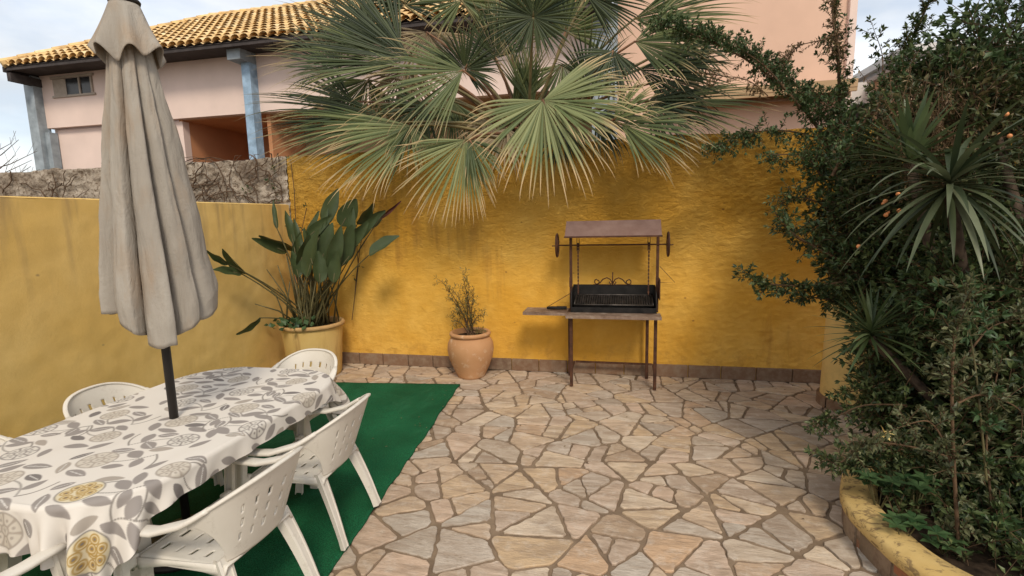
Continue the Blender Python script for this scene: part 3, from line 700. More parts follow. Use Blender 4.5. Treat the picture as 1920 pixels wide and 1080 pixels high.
while y < 1.2:
    x = -.95+(jj % 2)*CW/2
    while x < .95:
        cx = x+random.uniform(-.015, .015); cy = y+random.uniform(-.015, .015)
        kind = random.choice(['a', 'b', 'c']); FX = random.choice((-1, 1)); FY = random.choice((-1, 1))
        edge = abs(cx) > .42 or abs(cy) > .80
        def ln(a, b, c, d, k): line(cx+FX*a, cy+FY*b, cx+FX*c, cy+FY*d, k*FX*FY)
        def lf(a, b, r, l, w, col): leaf(cx+FX*a, cy+FY*b, r*FX*FY, l*random.uniform(.9, 1.15), w*random.uniform(.9, 1.15), col)
        ln(-.02, -.01, .21, -.09, .35); ln(.08, -.10, .0, .01, .3); ln(.21, -.09, .27, .02, -.25)
        och = (cx > .36 and jj % 2 == 0) or (cx > .30 and cy < -.66)
        disc(cx, cy, random.uniform(.058, .072) + (.012 if och else 0), OCH if och else (GREY if kind == 'a' else TAUPE), 'seeds' if och else 'net')
        lf(.115, -.075, .5, .115, .052, GREY); lf(.12, .035, -.25, .10, .044, DK if kind == 'c' else GREY)
        lf(.03, .112, .15, .12, .045, GREY); lf(-.075, .085, 1.0, .10, .045, TAUPE if kind == 'b' else GREY)
        lf(.19, -.01, 1.3, .085, .045, GREY); lf(.02, -.100, -.4, .10, .04, TAUPE if kind == 'a' else GREY)
        lf(-.11, -.02, -1.1, .085, .04, DK if kind == 'b' else GREY)
        x += CW
    y += CH_*.82; jj += 1
me = bpy.data.meshes.new('tablecloth'); N = (nu+1)*(nv+1)
me.vertices.add(N); me.vertices.foreach_set('co', np.stack([X, Y, Z], -1).reshape(-1).astype('f'))
I = np.arange(N).reshape(nv+1, nu+1); Q = np.stack([I[:-1, :-1], I[:-1, 1:], I[1:, 1:], I[1:, :-1]], -1).reshape(-1, 4)
# hole where the pole passes
me.loops.add(Q.size); me.loops.foreach_set('vertex_index', Q.reshape(-1).astype('i')); me.polygons.add(len(Q))
me.polygons.foreach_set('loop_start', (np.arange(len(Q))*4).astype('i')); me.polygons.foreach_set('loop_total', np.full(len(Q), 4, 'i'))
me.update(calc_edges=True); me.polygons.foreach_set('use_smooth', np.ones(len(Q), bool))
at = me.color_attributes.new('print', 'FLOAT_COLOR', 'POINT'); at.data.foreach_set('color', np.concatenate([PR, np.ones(S.shape+(1,))], -1).reshape(-1).astype('f'))
tag(link('tablecloth', me, M['cloth']), 'off white tablecloth printed with grey leaves and ochre seed heads', 'tablecloth')
random.seed(5)

# ------------------------------------------------------------------ parasol
UX, UY = -2.28, 2.10
um = thing('parasol', 'closed beige parasol standing through the dining table', 'parasol', (UX, UY, 0))
g = MB(); g.tube([(UX, UY, .06), (UX, UY, 2.7)], .021, 16); obj('pole', g, M['black'], um)
g = MB(); g.lathe([(0, .10), (.05, .10), (.06, .08), (.22, .055), (.245, .03), (.25, .014), (0, .014)], (UX, UY, 0), 36); obj('base', g, M['black'], um)
g = MB(); g.lathe([(.045, 2.735), (.062, 2.745), (.066, 2.76), (.045, 2.785), (.02, 2.80), (0, 2.803)], (UX, UY, 0), 24); obj('finial', g, M['black'], um)
# folded canopy: eight panels, each folding outward between the ribs
FOLDS = [(-2.75, .085, 1.1), (-2.1, .10, 1.0), (-1.45, .10, .9), (-.75, .095, 1.1), (.0, .09, .95), (.8, .1, 1.05), (1.6, .1, 1.0), (2.4, .1, 1.0)]
def canopy_r(a, t):
    base = .062+.180*t**.88
    a = (a+.05*math.sin(t*5)+math.pi) % (2*math.pi)-math.pi
    k = 8; ph = (a+3.0)*k/(2*math.pi)+.20*math.sin(2*a+.9)+.08*math.sin(3*a+.5); w = ph-math.floor(ph); i = int(math.floor(ph)) % k
    # asymmetric pleat: slow rise, sharp fall
    s1 = (w/.90) if w < .90 else (1-w)/.10
    s1 = math.sin(min(1, s1)*math.pi/2)**.62
    dep = [.95, .75, 1.05, .9, 1.1, .8, 1.0, .85][i]
    r = base*(.54+.50*dep*s1*(.35+.65*min(1, t*2.5))+.16*(1-min(1, t*2.5)))
    r += .006*fn((math.cos(a)*3, math.sin(a)*3, t*4), 1.4)+.003*fn((math.cos(a)*8, math.sin(a)*8, t*9), 1)
    r += .010*fn((a*2, t*7, 3), 1.0)*t+.004*fn((a*6, t*18, 8), 1.0)
    return max(r, .03), i, w
HEM = [.07, .0, .02, .16, .19, .07, .1, .13]
def CP(u, v):
    a = -math.pi+2*math.pi*u; r, i, w = canopy_r(a, v); 
    # hem heights: lower in front
    cam_side = math.cos(a+.77)         # towards the viewer
    side = math.cos(a-.15)
    zb = 1.26-.115*max(0, cam_side)**1.3+.05*abs(math.sin(a+.77))+.008*math.sin(8*a+1)+.003*math.sin(17*a)+(.018 if i % 2 else -.012)
    z = 2.72+(zb-2.72)*v
    if v > .93: r *= 1-(v-.93)*.9
    return (UX+r*math.cos(a), UY+r*math.sin(a), z)
g = MB(); g.grid(CP, 420, 70)
o = obj('canopy', g, M['canopy'], um); sm_ = o.modifiers.new('cloth', 'SOLIDIFY'); sm_.thickness = .003
def VP(u, v):
    a = -math.pi+2*math.pi*u; k = 7
    wv = math.sin(k*a+.6)*.6+.4*math.sin(3*a+2)
    r = .058+.078*v**.85+.028*wv*v**1.1; z = 2.742-.235*v**.93+.045*wv*v**2
    return (UX+r*math.cos(a), UY+r*math.sin(a), z)
g = MB(); g.grid(VP, 160, 18); o = obj('vent', g, M['canopy'], um); sm_ = o.modifiers.new('cloth', 'SOLIDIFY'); sm_.thickness = .003

# ------------------------------------------------------------------ plastic armchairs (one built, then copied)
CS = .95
ch = thing('plastic_armchair', 'white slotted plastic armchair nearest the camera on the right side of the table', 'chair', (0, 0, 0), 'white plastic armchairs round the dining table')
def slot(a, b, cs):
    return any(abs(a-x) < w and abs(b-y) < h for x, y, w, h in cs)
seat_slots = [(x, y, .052, .014) for y in (.2, .36, .52, .68) for x in (.18, .39, .61, .82)]
def SP(u, v):     # u across, v front->back
    y = .235-.45*v; hw = .245-.035*v; x = (u*2-1)*hw
    z = .425-.022*v-.020*(1-(u*2-1)**2)*math.sin(v*math.pi)
    if v < .12: z -= .05*((.12-v)/.12)**2
    e = abs(u*2-1)
    if e > .9: z -= .03*((e-.9)/.1)**2
    return (x, y, z)
g = MB(); g.grid(SP, 60, 60, lambda u, v: slot(u, v, seat_slots))
o = obj('seat', g, M['plastic'], ch, True); m_ = o.modifiers.new('t', 'SOLIDIFY'); m_.thickness = .009; m_.offset = 1
def rimz(ph): c = math.cos(ph); return .605+.175*max(0, c)**1.1 if c > 0 else .605
def BPp(ph, t, off=0):       # ph angle round the back, t 0 bottom .. 1 rim
    zt = rimz(ph); zb = .405 if abs(ph) < .75 else .405+(zt-.035-.405)*min(1, ((abs(ph)-.75)/.52))**.7
    z = zb+(zt-zb)*t; lean = (z-.40)*.36
    c, s = math.cos(ph), math.sin(ph)
    rx = .235+.06*(z-.4)/.3+off; ry = .17+lean+off
    return (rx*math.copysign(abs(s)**.82, s), -.055-ry*(abs(c)**.8 if c > 0 else -abs(c)**.8), z)
bslots = []
for q in (-.62, -.37, -.12, .12, .37, .62):
    for tt in (.30, .50, .70): bslots.append((.5+q*.5*.62+(.0 if tt != .5 else .006), tt, .0075, .062))
g = MB(); PHM = 1.36
g.grid(lambda u, v: BPp((u*2-1)*PHM, v), 150, 40, lambda u, v: slot(u, v, bslots))
o = obj('backrest', g, M['plastic'], ch, True); m_ = o.modifiers.new('t', 'SOLIDIFY'); m_.thickness = .008; m_.offset = 0
g = MB(); rim = [(BPp(-PHM+2*PHM*k/60, 1), ) for k in range(61)]
def sweep(g, path, prof_w, prof_t, updir=Vector((0, 0, 1)), n=12):
    m = len(path); vs = []
    for i, p in enumerate(path):
        p = Vector(p); t = (Vector(path[min(i+1, m-1)])-Vector(path[max(i-1, 0)])).normalized(); sd_ = t.cross(updir).normalized(); up = sd_.cross(t)
        w = prof_w[i] if isinstance(prof_w, list) else prof_w; h = prof_t[i] if isinstance(prof_t, list) else prof_t
        for k in range(n):
            a = 2*math.pi*k/n; c, s = math.cos(a), math.sin(a)
            vs.append(p+sd_*(w*math.copysign(abs(c)**.6, c))+up*(h*math.copysign(abs(s)**.6, s)))
    g.add(vs, [(i*n+k, i*n+(k+1) % n, (i+1)*n+(k+1) % n, (i+1)*n+k) for i in range(m-1) for k in range(n)], True)
    g.f += [tuple(len(g.v)-len(vs)+k for k in range(n))[::-1], tuple(len(g.v)-n+k for k in range(n))]; g.sm += [False]*2
path = [BPp(-1.1+2.2*k/50, 1.0) for k in range(51)]
sweep(g, path, [.012]*51, [.007]*51); obj('rim', g, M['plastic'], ch, True)
for sx in (-1, 1):
    g = MB(); p = [Vector(BPp(sx*a, 1.0)) for a in (1.02, 1.12, 1.22, 1.32, 1.42)]
    e = p[-1]; p += [Vector((sx*.292, .02, .588)), Vector((sx*.295, .10, .585)), Vector((sx*.295, .17, .588)), Vector((sx*.292, .215, .585)), Vector((sx*.29, .235, .572))]
    w = [.014, .019, .024, .028, .030, .032, .032, .031, .028, .022]; sweep(g, p, w, [.010, .010, .011, .011, .012, .012, .012, .012, .012, .010]); obj('arm', g, M['plastic'], ch, True)
def uleg(g, a, b, wa, wb, outd, fwd):      # open channel leg, ribbed on its outer face
    a = Vector(a); b = Vector(b); outd = Vector(outd).normalized(); fwd = Vector(fwd).normalized()
    pr = [(-1, -.6), (-1, .5), (-.62, .62), (-.5, .45), (.5, .45), (.62, .62), (1, .5), (1, -.6), (.8, -.6), (.8, .2), (-.8, .2), (-.8, -.6)]
    vs = []; n = len(pr); K = 8
    for k in range(K+1):
        t = k/K; p = a.lerp(b, t)+outd*((.008*math.sin(t*math.pi))); w = wa+(wb-wa)*t
        if t > .93: w *= 1.12
        for x, y in pr: vs.append(p+fwd*x*w+outd*y*w)
    g.add(vs, [(k*n+q, k*n+(q+1) % n, (k+1)*n+(q+1) % n, (k+1)*n+q) for k in range(K) for q in range(n)], False)
    g.f += [tuple(len(g.v)-n+q for q in range(n))]; g.sm += [False]
for sx in (-1, 1):
    g = MB(); uleg(g, (sx*.175, -.17, .425), (sx*.215, -.315, .014), .034, .023, (sx*.35, -1, .25), (1, 0, 0)); obj('leg', g, M['plastic'], ch, True)
    g = MB(); uleg(g, (sx*.288, .205, .585), (sx*.275, .262, .014), .026, .023, (sx, .25, .05), (0, 1, 0)); g.box((sx*.255, .215, .40), (.06, .03, .05), bev=.008); obj('leg', g, M['plastic'], ch, True)
# apron below the seat
g = MB(); ap = [(sx_*(.238), y_) for sx_, y_ in ((-1, .22), (1, .22))]
for (x0, y0, x1, y1) in ((-.235, .215, .235, .215), (-.24, .20, -.205, -.18), (.24, .20, .205, -.18), (-.19, -.185, .19, -.185)):
    def AP(u, v, x0=x0, y0=y0, x1=x1, y1=y1): return (x0+(x1-x0)*u, y0+(y1-y0)*u, .412-.055*v*(1-.55*math.sin(u*math.pi)))
    g.grid(AP, 16, 2)
o = obj('apron', g, M['plastic'], ch, True); m_ = o.modifiers.new('t', 'SOLIDIFY'); m_.thickness = .006; m_.offset = 0
def place(root, x, y, rz):
    root.location = (x, y, .013); root.rotation_euler = (0, 0, rd(rz)); root.scale = (CS, CS, CS)
def dup(root, label):
    r = root.copy(); COL.objects.link(r); r['label'] = label
    for c in list(root.children):
        q = c.copy(); COL.objects.link(q); q.parent = r
    return r
place(ch, -1.69, 1.72, 88)
for lab, x, y, rz in (('white plastic armchair standing clear on the green mat, farther of the two on the right', -1.71, 2.38, 93),
                      ('white plastic armchair at the far table end by the painted pot', -2.28, 3.02, 176),
                      ('white plastic armchair against the side wall left of the parasol pole', -2.80, 2.36, -88),
                      ('white plastic armchair at the left photo edge against the side wall', -2.82, 1.58, -92),
                      ('white plastic armchair cut off by the bottom left corner at the near table end', -2.28, 1.12, -3)):
    place(dup(ch, lab), x, y, rz)

# ------------------------------------------------------------------ barbecue
BX0, BX1, BF, BB = -.50, .35, 4.98, 5.33
bq = thing('barbecue', 'rusty iron barbecue with crank wheels and a small roof against the yellow wall', 'barbecue', ((BX0+BX1)/2, 5.15, 0))
for x, y in ((BX0+.015, BF), (BX1-.02, BF), (BX0-.035, BB), (BX1-.08, BB)):
    g = MB(); g.box((x, y, .37), (.031, .031, .735), bev=.003); obj('leg', g, M['rust'], bq)
g = MB(); g.box(((BX0+BX1)/2, BB, .16), (BX1-BX0-.06, .018, .018)); g.box((BX1-.02, (BF+BB)/2, .16), (.016, BB-BF-.03, .016)); g.box((BX0+.015, (BF+BB)/2, .16), (.016, BB-BF-.03, .016)); obj('brace', g, M['rust'], bq)
g = MB(); g.box(((BX0+BX1)/2, BF-.02, .752), (BX1-BX0+.05, .20, .006)); g.box(((BX0+BX1)/2, BF-.115, .742), (BX1-BX0+.054, .012, .03)); g.box((BX0-.02, BF-.02, .745), (.012, .2, .024)); g.box((BX1+.02, BF-.02, .745), (.012, .2, .024)); obj('front_shelf', g, M['shelf'], bq)
g = MB(); fz0, fz1 = .757, 1.0
g.box(((BX0+BX1)/2, BB+.005, (fz0+fz1)/2), (BX1-BX0-.02, .008, fz1-fz0)); 
for x in (BX0+.012, BX1-.012):
    g.add([(x-.004, BF+.05, fz0), (x-.004, BB, fz0), (x-.004, BB, fz1), (x-.004, BF+.09, fz1-.04), (x-.004, BF+.05, .86), (x+.004, BF+.05, fz0), (x+.004, BB, fz0), (x+.004, BB, fz1), (x+.004, BF+.09, fz1-.04), (x+.004, BF+.05, .86)], [(0, 1, 2, 3, 4), (9, 8, 7, 6, 5), (0, 5, 6, 1), (1, 6, 7, 2), (2, 7, 8, 3), (3, 8, 9, 4), (4, 9, 5, 0)])
g.box(((BX0+BX1)/2, (BF+BB)/2+.04, .763), (BX1-BX0-.03, BB-BF-.08, .006)); g.box(((BX0+BX1)/2, BF+.055, .785), (BX1-BX0-.03, .006, .05)); obj('fire_box', g, M['soot'], bq)
g = MB(); x = BX0+.05; tilt = .05
while x < BX1-.04:
    g.add([(x-.0065, BF+.08, .835), (x, BF+.08, .823), (x+.0065, BF+.08, .835), (x-.0065, BB-.03, .90), (x, BB-.03, .888), (x+.0065, BB-.03, .90)], [(0, 1, 4, 3), (1, 2, 5, 4)]); x += .0235
g.tube([(BX0+.04, BF+.08, .832), (BX1-.04, BF+.08, .832)], .007, 6); g.tube([(BX0+.04, BB-.03, .897), (BX1-.04, BB-.03, .897)], .007, 6)
g.tube([(BX0+.04, BF+.08, .832), (BX0+.04, BB-.03, .897)], .006, 6); g.tube([(BX1-.04, BF+.08, .832), (BX1-.04, BB-.03, .897)], .006, 6); o = obj('grate', g, M['grate'], bq); m_ = o.modifiers.new('t', 'SOLIDIFY'); m_.thickness = .002
for x in (BX0+.0, BX1-.0):
    g = MB(); g.box((x, BF+.17, 1.14), (.027, .027, .78), bev=.002); g.box((x, BF+.16, 1.05), (.03, .035, .10)); obj('upright', g, M['rust'], bq)
g = MB(); g.box(((BX0+BX1)/2, BF+.17, 1.525), (BX1-BX0+.03, .02, .012)); obj('top_rail', g, M['rust'], bq)
g = MB(); AXZ = 1.425; g.tube([(BX0-.14, BF+.15, AXZ), (BX1+.10, BF+.15, AXZ)], .0075, 8)
for x in (BX0+.075, BX1-.085): g.tube([(x-.012, BF+.15, AXZ), (x+.012, BF+.15, AXZ)], .022, 12)
obj('axle', g, M['rust'], bq)
for x in (BX0-.135, BX1+.095):
    g = MB(); cy_, cz_ = BF+.15, AXZ; R_ = .115
    g.tube([(x, cy_+R_*math.cos(a*math.pi/18), cz_+R_*math.sin(a*math.pi/18)) for a in range(37)], .009, 6, False)
    for k in range(3): a = rd(60*k+25); g.tube([(x, cy_-R_*math.cos(a), cz_-R_*math.sin(a)), (x, cy_+R_*math.cos(a), cz_+R_*math.sin(a))], .0045, 5)
    g.tube([(x-.012, cy_, cz_), (x+.012, cy_, cz_)], .016, 10); g.tube([(x, cy_-R_*.8, cz_), (x-.04*(1 if x < 0 else -1), cy_-R_*.8, cz_)], .006, 6); obj('crank_wheel', g, M['rust'], bq)
for x in (BX0+.075, BX1-.085):
    g = MB(); z = AXZ-.02; k = 0
    while z > .93:
        g.box((x, BF+.15, z), (.015 if k % 2 else .007, .007 if k % 2 else .015, .024)); z -= .018; k += 1
    obj('chain', g, M['rust'], bq)
    g = MB(); g.box((x-.011, BF+.15, AXZ+.005), (.005, .02, .13)); g.box((x+.011, BF+.15, AXZ+.005), (.005, .02, .13)); obj('bracket', g, M['rust'], bq)
# small sloping roof: low front edge, high back edge
g = MB(); hx0, hx1 = BX0-.045, BX1+.025; yf, zf, yb, zb_ = BF+.02, 1.52, BF+.20, 1.665
g.add([(hx0, yf, zf), (hx1, yf, zf), (hx1, yb, zb_), (hx0, yb, zb_), (hx0, yf, zf-.012), (hx1, yf, zf-.012), (hx1, yb+.16, zf), (hx0, yb+.16, zf), (hx0, yf+.003, zf-.004), (hx1, yf+.003, zf-.004)], [(0, 1, 2, 3), (3, 2, 6, 7), (4, 5, 1, 0)])
o = obj('hood', g, M['hood'], bq); m_ = o.modifiers.new('t', 'SOLIDIFY'); m_.thickness = .003
g = MB(); g.box(((hx0+hx1)/2, yf-.002, zf-.008), (hx1-hx0+.012, .012, .016)); obj('hood_edge', g, M['rust'], bq)
# scroll ornament on the back plate
g = MB(); cx = (BX0+BX1)/2-.01; y_ = BB-.0; z_ = 1.0
def arcp(c, r, a0, a1, n=14, r1=None): return [(c[0]+(r+((r1 or r)-r)*k/n)*math.cos(rd(a0+(a1-a0)*k/n)), y_, c[1]+(r+((r1 or r)-r)*k/n)*math.sin(rd(a0+(a1-a0)*k/n))) for k in range(n+1)]
for s in (-1, 1):
    p = arcp((cx+s*.16, z_+.028), .02, 90 if s > 0 else 90, (90-360*1.0) if s < 0 else (90+360*1.0), 18, .028)
    g.tube(p, .006, 5)
    q = [(cx+s*(.165-.02*0), y_, z_+.003), (cx+s*.13, y_, z_+.018), (cx+s*.10, y_, z_+.055), (cx+s*.06, y_, z_+.072), (cx+s*.025, y_, z_+.055), (cx+s*.006, y_, z_+.022), (cx+s*.02, y_, z_+.006), (cx+s*.035, y_, z_+.018), (cx+s*.028, y_, z_+.03)]
    g.tube(q, .0065, 5)
g.tube([(cx, y_, z_-.01), (cx, y_, z_+.13)], .006, 6); g.tube([(cx-.2, y_, z_), (cx+.2, y_, z_)], .004, 5)
obj('scroll', g, M['rust'], bq)
# side shelf on the left with its stay wire, folded shelf on the right
g = MB(); g.box((BX0-.245, BF+.10, .762), (.44, .27, .008)); g.box((BX0-.245, BF-.035, .752), (.445, .010, .028)); g.box((BX0-.465, BF+.1, .752), (.01, .27, .028)); g.box((BX0-.245, BF+.237, .752), (.445, .010, .028)); ss = obj('side_shelf', g, M['shelf'], bq)
g = MB(); g.tube([(BX0-.01, BF+.17, .93), (BX0-.24, BF+.22, .785), (BX0-.25, BF+.22, .77)], .0035, 5); obj('stay_wire', g, M['rust'], bq)
g = MB(); g.box((BX1+.018, BF+.17, .99), (.008, .25, .20)); obj('folded_shelf', g, M['rust'], bq)
g = MB(); g.tube([(BX1+.02, BF+.17, 1.21), (BX1+.17, BF+.2, 1.045), (BX1+.02, BF+.17, 1.05)], .0032, 5); obj('stay_wire', g, M['rust'], bq)
g = MB(); g.tube([(BX0-.245, BF+.13, .785), (BX0-.18, BF+.12, .786), (BX0-.04, BF+.11, .789)], [.013, .018, .015], 8)
g.box((BX0-.09, BF+.115, .79), (.10, .03, .03)); tag(obj('grill_brush', g, M['soot']), 'short dark brush lying on the left shelf of the barbecue', 'brush')

# ------------------------------------------------------------------ leaf machinery
class Leaves:
    def __init__(s): s.v = []; s.f = []; s.n = 0
    def leaf(s, p, d, nrm, l, w, fold=.25, curl=0):
        p = Vector(p); d = Vector(d).normalized(); sd_ = d.cross(nrm)
        if sd_.length < 1e-4: sd_ = d.cross(Vector((.3, .5, .8)))
        sd_.normalize(); up = sd_.cross(d)
        o = s.n; m = p+d*l*.48
        s.v += [p, m+sd_*w/2+up*w*fold, p+d*l-up*l*curl, m-sd_*w/2+up*w*fold, m+up*0.0]
        s.f += [(o, o+1, o+4), (o+1, o+2, o+4), (o+4, o+2, o+3), (o, o+4, o+3)]; s.n += 5
    def build(s, name, mat, parent):
        me = bpy.data.meshes.new(name); off = wpos(parent) if parent else Vector((0, 0, 0))
        me.from_pydata([tuple(v-off) for v in s.v], [], s.f); me.update(); return link(name, me, mat, parent)
def rv(): 
    v = Vector((random.gauss(0, 1), random.gauss(0, 1), random.gauss(0, 1))); return v.normalized()
def twig(L_, g, p, d, length, ll, n, droop=.25, wr=.42, rad=.0022, wild=.35, tuft=True):
    p = Vector(p); d = Vector(d).normalized(); pts_ = [p.copy()]; step = length/n; az = random.uniform(0, 6.28)
    for k in range(n):
        d = (d+rv()*.10+Vector((0, 0, -droop*step))).normalized(); p = p+d*step; pts_.append(p.copy())
        az += 2.4; a = d.orthogonal().normalized(); b = d.cross(a)
        for q in range(2 if ll < .05 else 1):
            o = (a*math.cos(az+q*math.pi)+b*math.sin(az+q*math.pi)); ld = (d*random.uniform(.35, .8)+o+rv()*wild).normalized()
            s_ = ll*random.uniform(.6, 1.15)
            L_.leaf(p, ld, (Vector((0, 0, 1))+rv()*.7).normalized(), s_, s_*wr*random.uniform(.8, 1.2), .18, random.uniform(-.05, .2))
    if tuft:
        for q in range(4): L_.leaf(p, (d+rv()*.6).normalized(), rv(), ll*.8, ll*.8*wr, .2)
    if g is not None: g.tube(pts_[::2]+[pts_[-1]] if len(pts_) > 4 else pts_, rad, 3, False)
def branch(L_, g, pts_, r0, r1, ll, dens, tl, droop=.3, wr=.42, up=.4, n=7):
    "leafy branch through the points: dens twigs per metre, each tl long"
    P_ = [Vector(p) for p in pts_]; sm = []
    for i in range(len(P_)-1):
        a, b = P_[i], P_[i+1]; pa = P_[max(i-1, 0)]; pb = P_[min(i+2, len(P_)-1)]
        for k in range(6):
            t = k/6; sm.append(.5*((2*a)+(b-pa)*t+(2*pa-5*a+4*b-pb)*t*t+(3*a-pa-3*b+pb)*t**3))
    sm.append(P_[-1]); m = len(sm); g.tube(sm, [r0+(r1-r0)*k/(m-1) for k in range(m)], 6, False)
    tot = sum((sm[k+1]-sm[k]).length for k in range(m-1)); cnt = int(tot*dens)
    for q in range(cnt):
        k = random.randint(0, m-2); p = sm[k].lerp(sm[k+1], random.random()); t = (sm[k+1]-sm[k]).normalized()
        d = (t*random.uniform(.1, .8)+rv()*.9+Vector((0, 0, up))).normalized()
        twig(L_, g, p, d, tl*random.uniform(.5, 1.2), ll, n, droop, wr)
    twig(L_, g, sm[-1], (sm[-1]-sm[-3]), tl, ll, n, droop, wr)
def blob(L_, g, c, rx, ry, rz, count, ll, tl, droop=.8, wr=.42, n=6, shell=.45, outward=1.0, up=.1):
    c = Vector(c)
    for k in range(count):
        v = rv(); rr = random.uniform(shell, 1)**.5 if random.random() < .8 else random.random(); p = c+Vector((v.x*rx, v.y*ry, v.z*rz))*rr
        d = (v*outward+rv()*.7+Vector((0, 0, up))).normalized(); twig(L_, g, p-d*tl*.6, d, tl*random.uniform(.6, 1.2), ll, n, droop, wr)
def strap_leaf(g, p, d, l, w, droop, fold=.3, n=9, taper=.25, twist=0):
    p = Vector(p); d = Vector(d).normalized(); vs = []; q = p.copy(); dd = d.copy()
    side = d.cross(Vector((0, 0, 1)));  side = side.normalized() if side.length > .05 else Vector((1, 0, 0))
    for k in range(n+1):
        t = k/n; ww = w*(taper+(1-taper)*min(1, t*4))*(1-max(0, (t-.35)/.65)**1.7)*.5+.0006
        up = side.cross(dd).normalized(); vs += [q+side*ww+up*ww*fold, q.copy(), q-side*ww+up*ww*fold]
        dd = (dd+Vector((0, 0, -droop/n*(.4+1.6*t)))).normalized(); q = q+dd*l/n
    g.add(vs, [(k*3, k*3+1, k*3+4, k*3+3) for k in range(n)]+[(k*3+1, k*3+2, k*3+5, k*3+4) for k in range(n)], True)

# ------------------------------------------------------------------ fan palm behind the wall
PC = Vector((-1.05, 5.95, 2.45))
pt = thing('fan_palm', 'large fan palm spilling over the yellow wall', 'palm tree', (PC.x, PC.y, 0))
g = MB(); g.tube([(PC.x, PC.y, 0), (PC.x, PC.y, 1.2), (PC.x+.02, PC.y, 2.2), (PC.x, PC.y, 2.62)], [.30, .26, .23, .10], 18)
for k in range(110):
    a = random.uniform(0, 6.28); z = random.uniform(.3, 2.6); r = .25; b = Vector((PC.x+r*math.cos(a), PC.y+r*math.sin(a), z)); g.tube([b, b+Vector((.16*math.cos(a), .16*math.sin(a), .16))], [.03, .012], 4, True, False)
obj('trunk', g, M['palmbark'], pt)
def frond(hub, tip, half, mat, L_=None, droop=.3, tilt=.25, nl=46, cup=.12, pet=True, short=.30, wm=1.0, limp=.0, petm='petiole', base=None):
    hub = Vector(hub); tip = Vector(tip); m = (tip-hub); L_ = L_ or m.length; m.normalize()
    view = (Vector((0, 0, HC+.5))-hub).normalized()
    nrm = (view+Vector((0, 0, tilt))+rv()*.12); nrm = (nrm-m*nrm.dot(m)).normalized(); s = m.cross(nrm).normalized()
    g = MB(); tipv = []; jit = random.uniform(.8, 1.6)
    hf = rd(half); fuse = .40; nseg = 12
    for i in range(nl):
        a = -hf+2*hf*i/(nl-1)+random.gauss(0, .55)*hf/nl*jit; q = a/max(hf, .01)
        l = L_*1.14*(1-short*abs(q)**1.6)*random.uniform(.84, 1.08)
        d = (m*math.cos(a)+s*math.sin(a)+nrm*(cup*(1-abs(q)*.3)+random.uniform(-.12, .12))).normalized()
        sd_ = d.cross(nrm).normalized(); p = hub+d*.015; vs = []
        dr = (droop*1.15+.05)*random.uniform(.5, 1.6); lm = (limp+.07)*random.choice([0, .3, 1, 1.8]); brk = random.uniform(.5, .85); wv = random.uniform(-.25, .25)
        wmax = 2*L_*fuse*math.tan(hf/nl)*1.35*wm; wmax = max(.021, min(wmax, .054*wm+.004))
        cur = d.copy()
        for k in range(nseg+1):
            t = k/nseg
            if t < fuse: w = wmax*(t/fuse)*.98+.001
            else: w = wmax*(1-((t-fuse)/(1-fuse))**1.3)**.95*.92+.0008
            upv = nrm*(.42*w) 
            vs += [p+sd_*w*.5-upv*.5, p+upv*.35, p-sd_*w*.5-upv*.5]
            fa = dr*(t**2.6)*3.6/nseg+(lm*3.5/nseg if t > brk else 0)
            cur = (cur+Vector((0, 0, -fa))+sd_*(wv*t*.9/nseg)).normalized(); p = p+cur*l/nseg
        off = len(g.v)
        g.add(vs, [(k*3, k*3+1, k*3+4, k*3+3) for k in range(nseg)]+[(k*3+1, k*3+2, k*3+5, k*3+4) for k in range(nseg)], True)
        tj = random.uniform(-.1, .08)
        tipv += [max(0, min(1, k/nseg+tj*(k/nseg))) for k in range(nseg+1) for _ in range(3)]
    o = obj('frond', g, M[mat], pt)
    at = o.data.attributes.new('tip', 'FLOAT', 'POINT'); at.data.foreach_set('value', np.array(tipv, 'f'))
    if pet:
        b0 = Vector(base) if base else PC+Vector((random.uniform(-.08, .08), -.05, random.uniform(-.05, .15)))
        mid = (b0+hub)/2+Vector((0, 0, .10+.08*(hub-b0).length)); pts_ = []
        for k in range(9):
            t = k/8; pts_.append((1-t)**2*b0+2*t*(1-t)*mid+t*t*hub)
        g = MB(); g.tube(pts_, [.022-.011*k/8 for k in range(9)], 6); g.tube([hub, hub+m*.09], [.011, .003], 5); obj('petiole', g, M[petm], o)
    return o
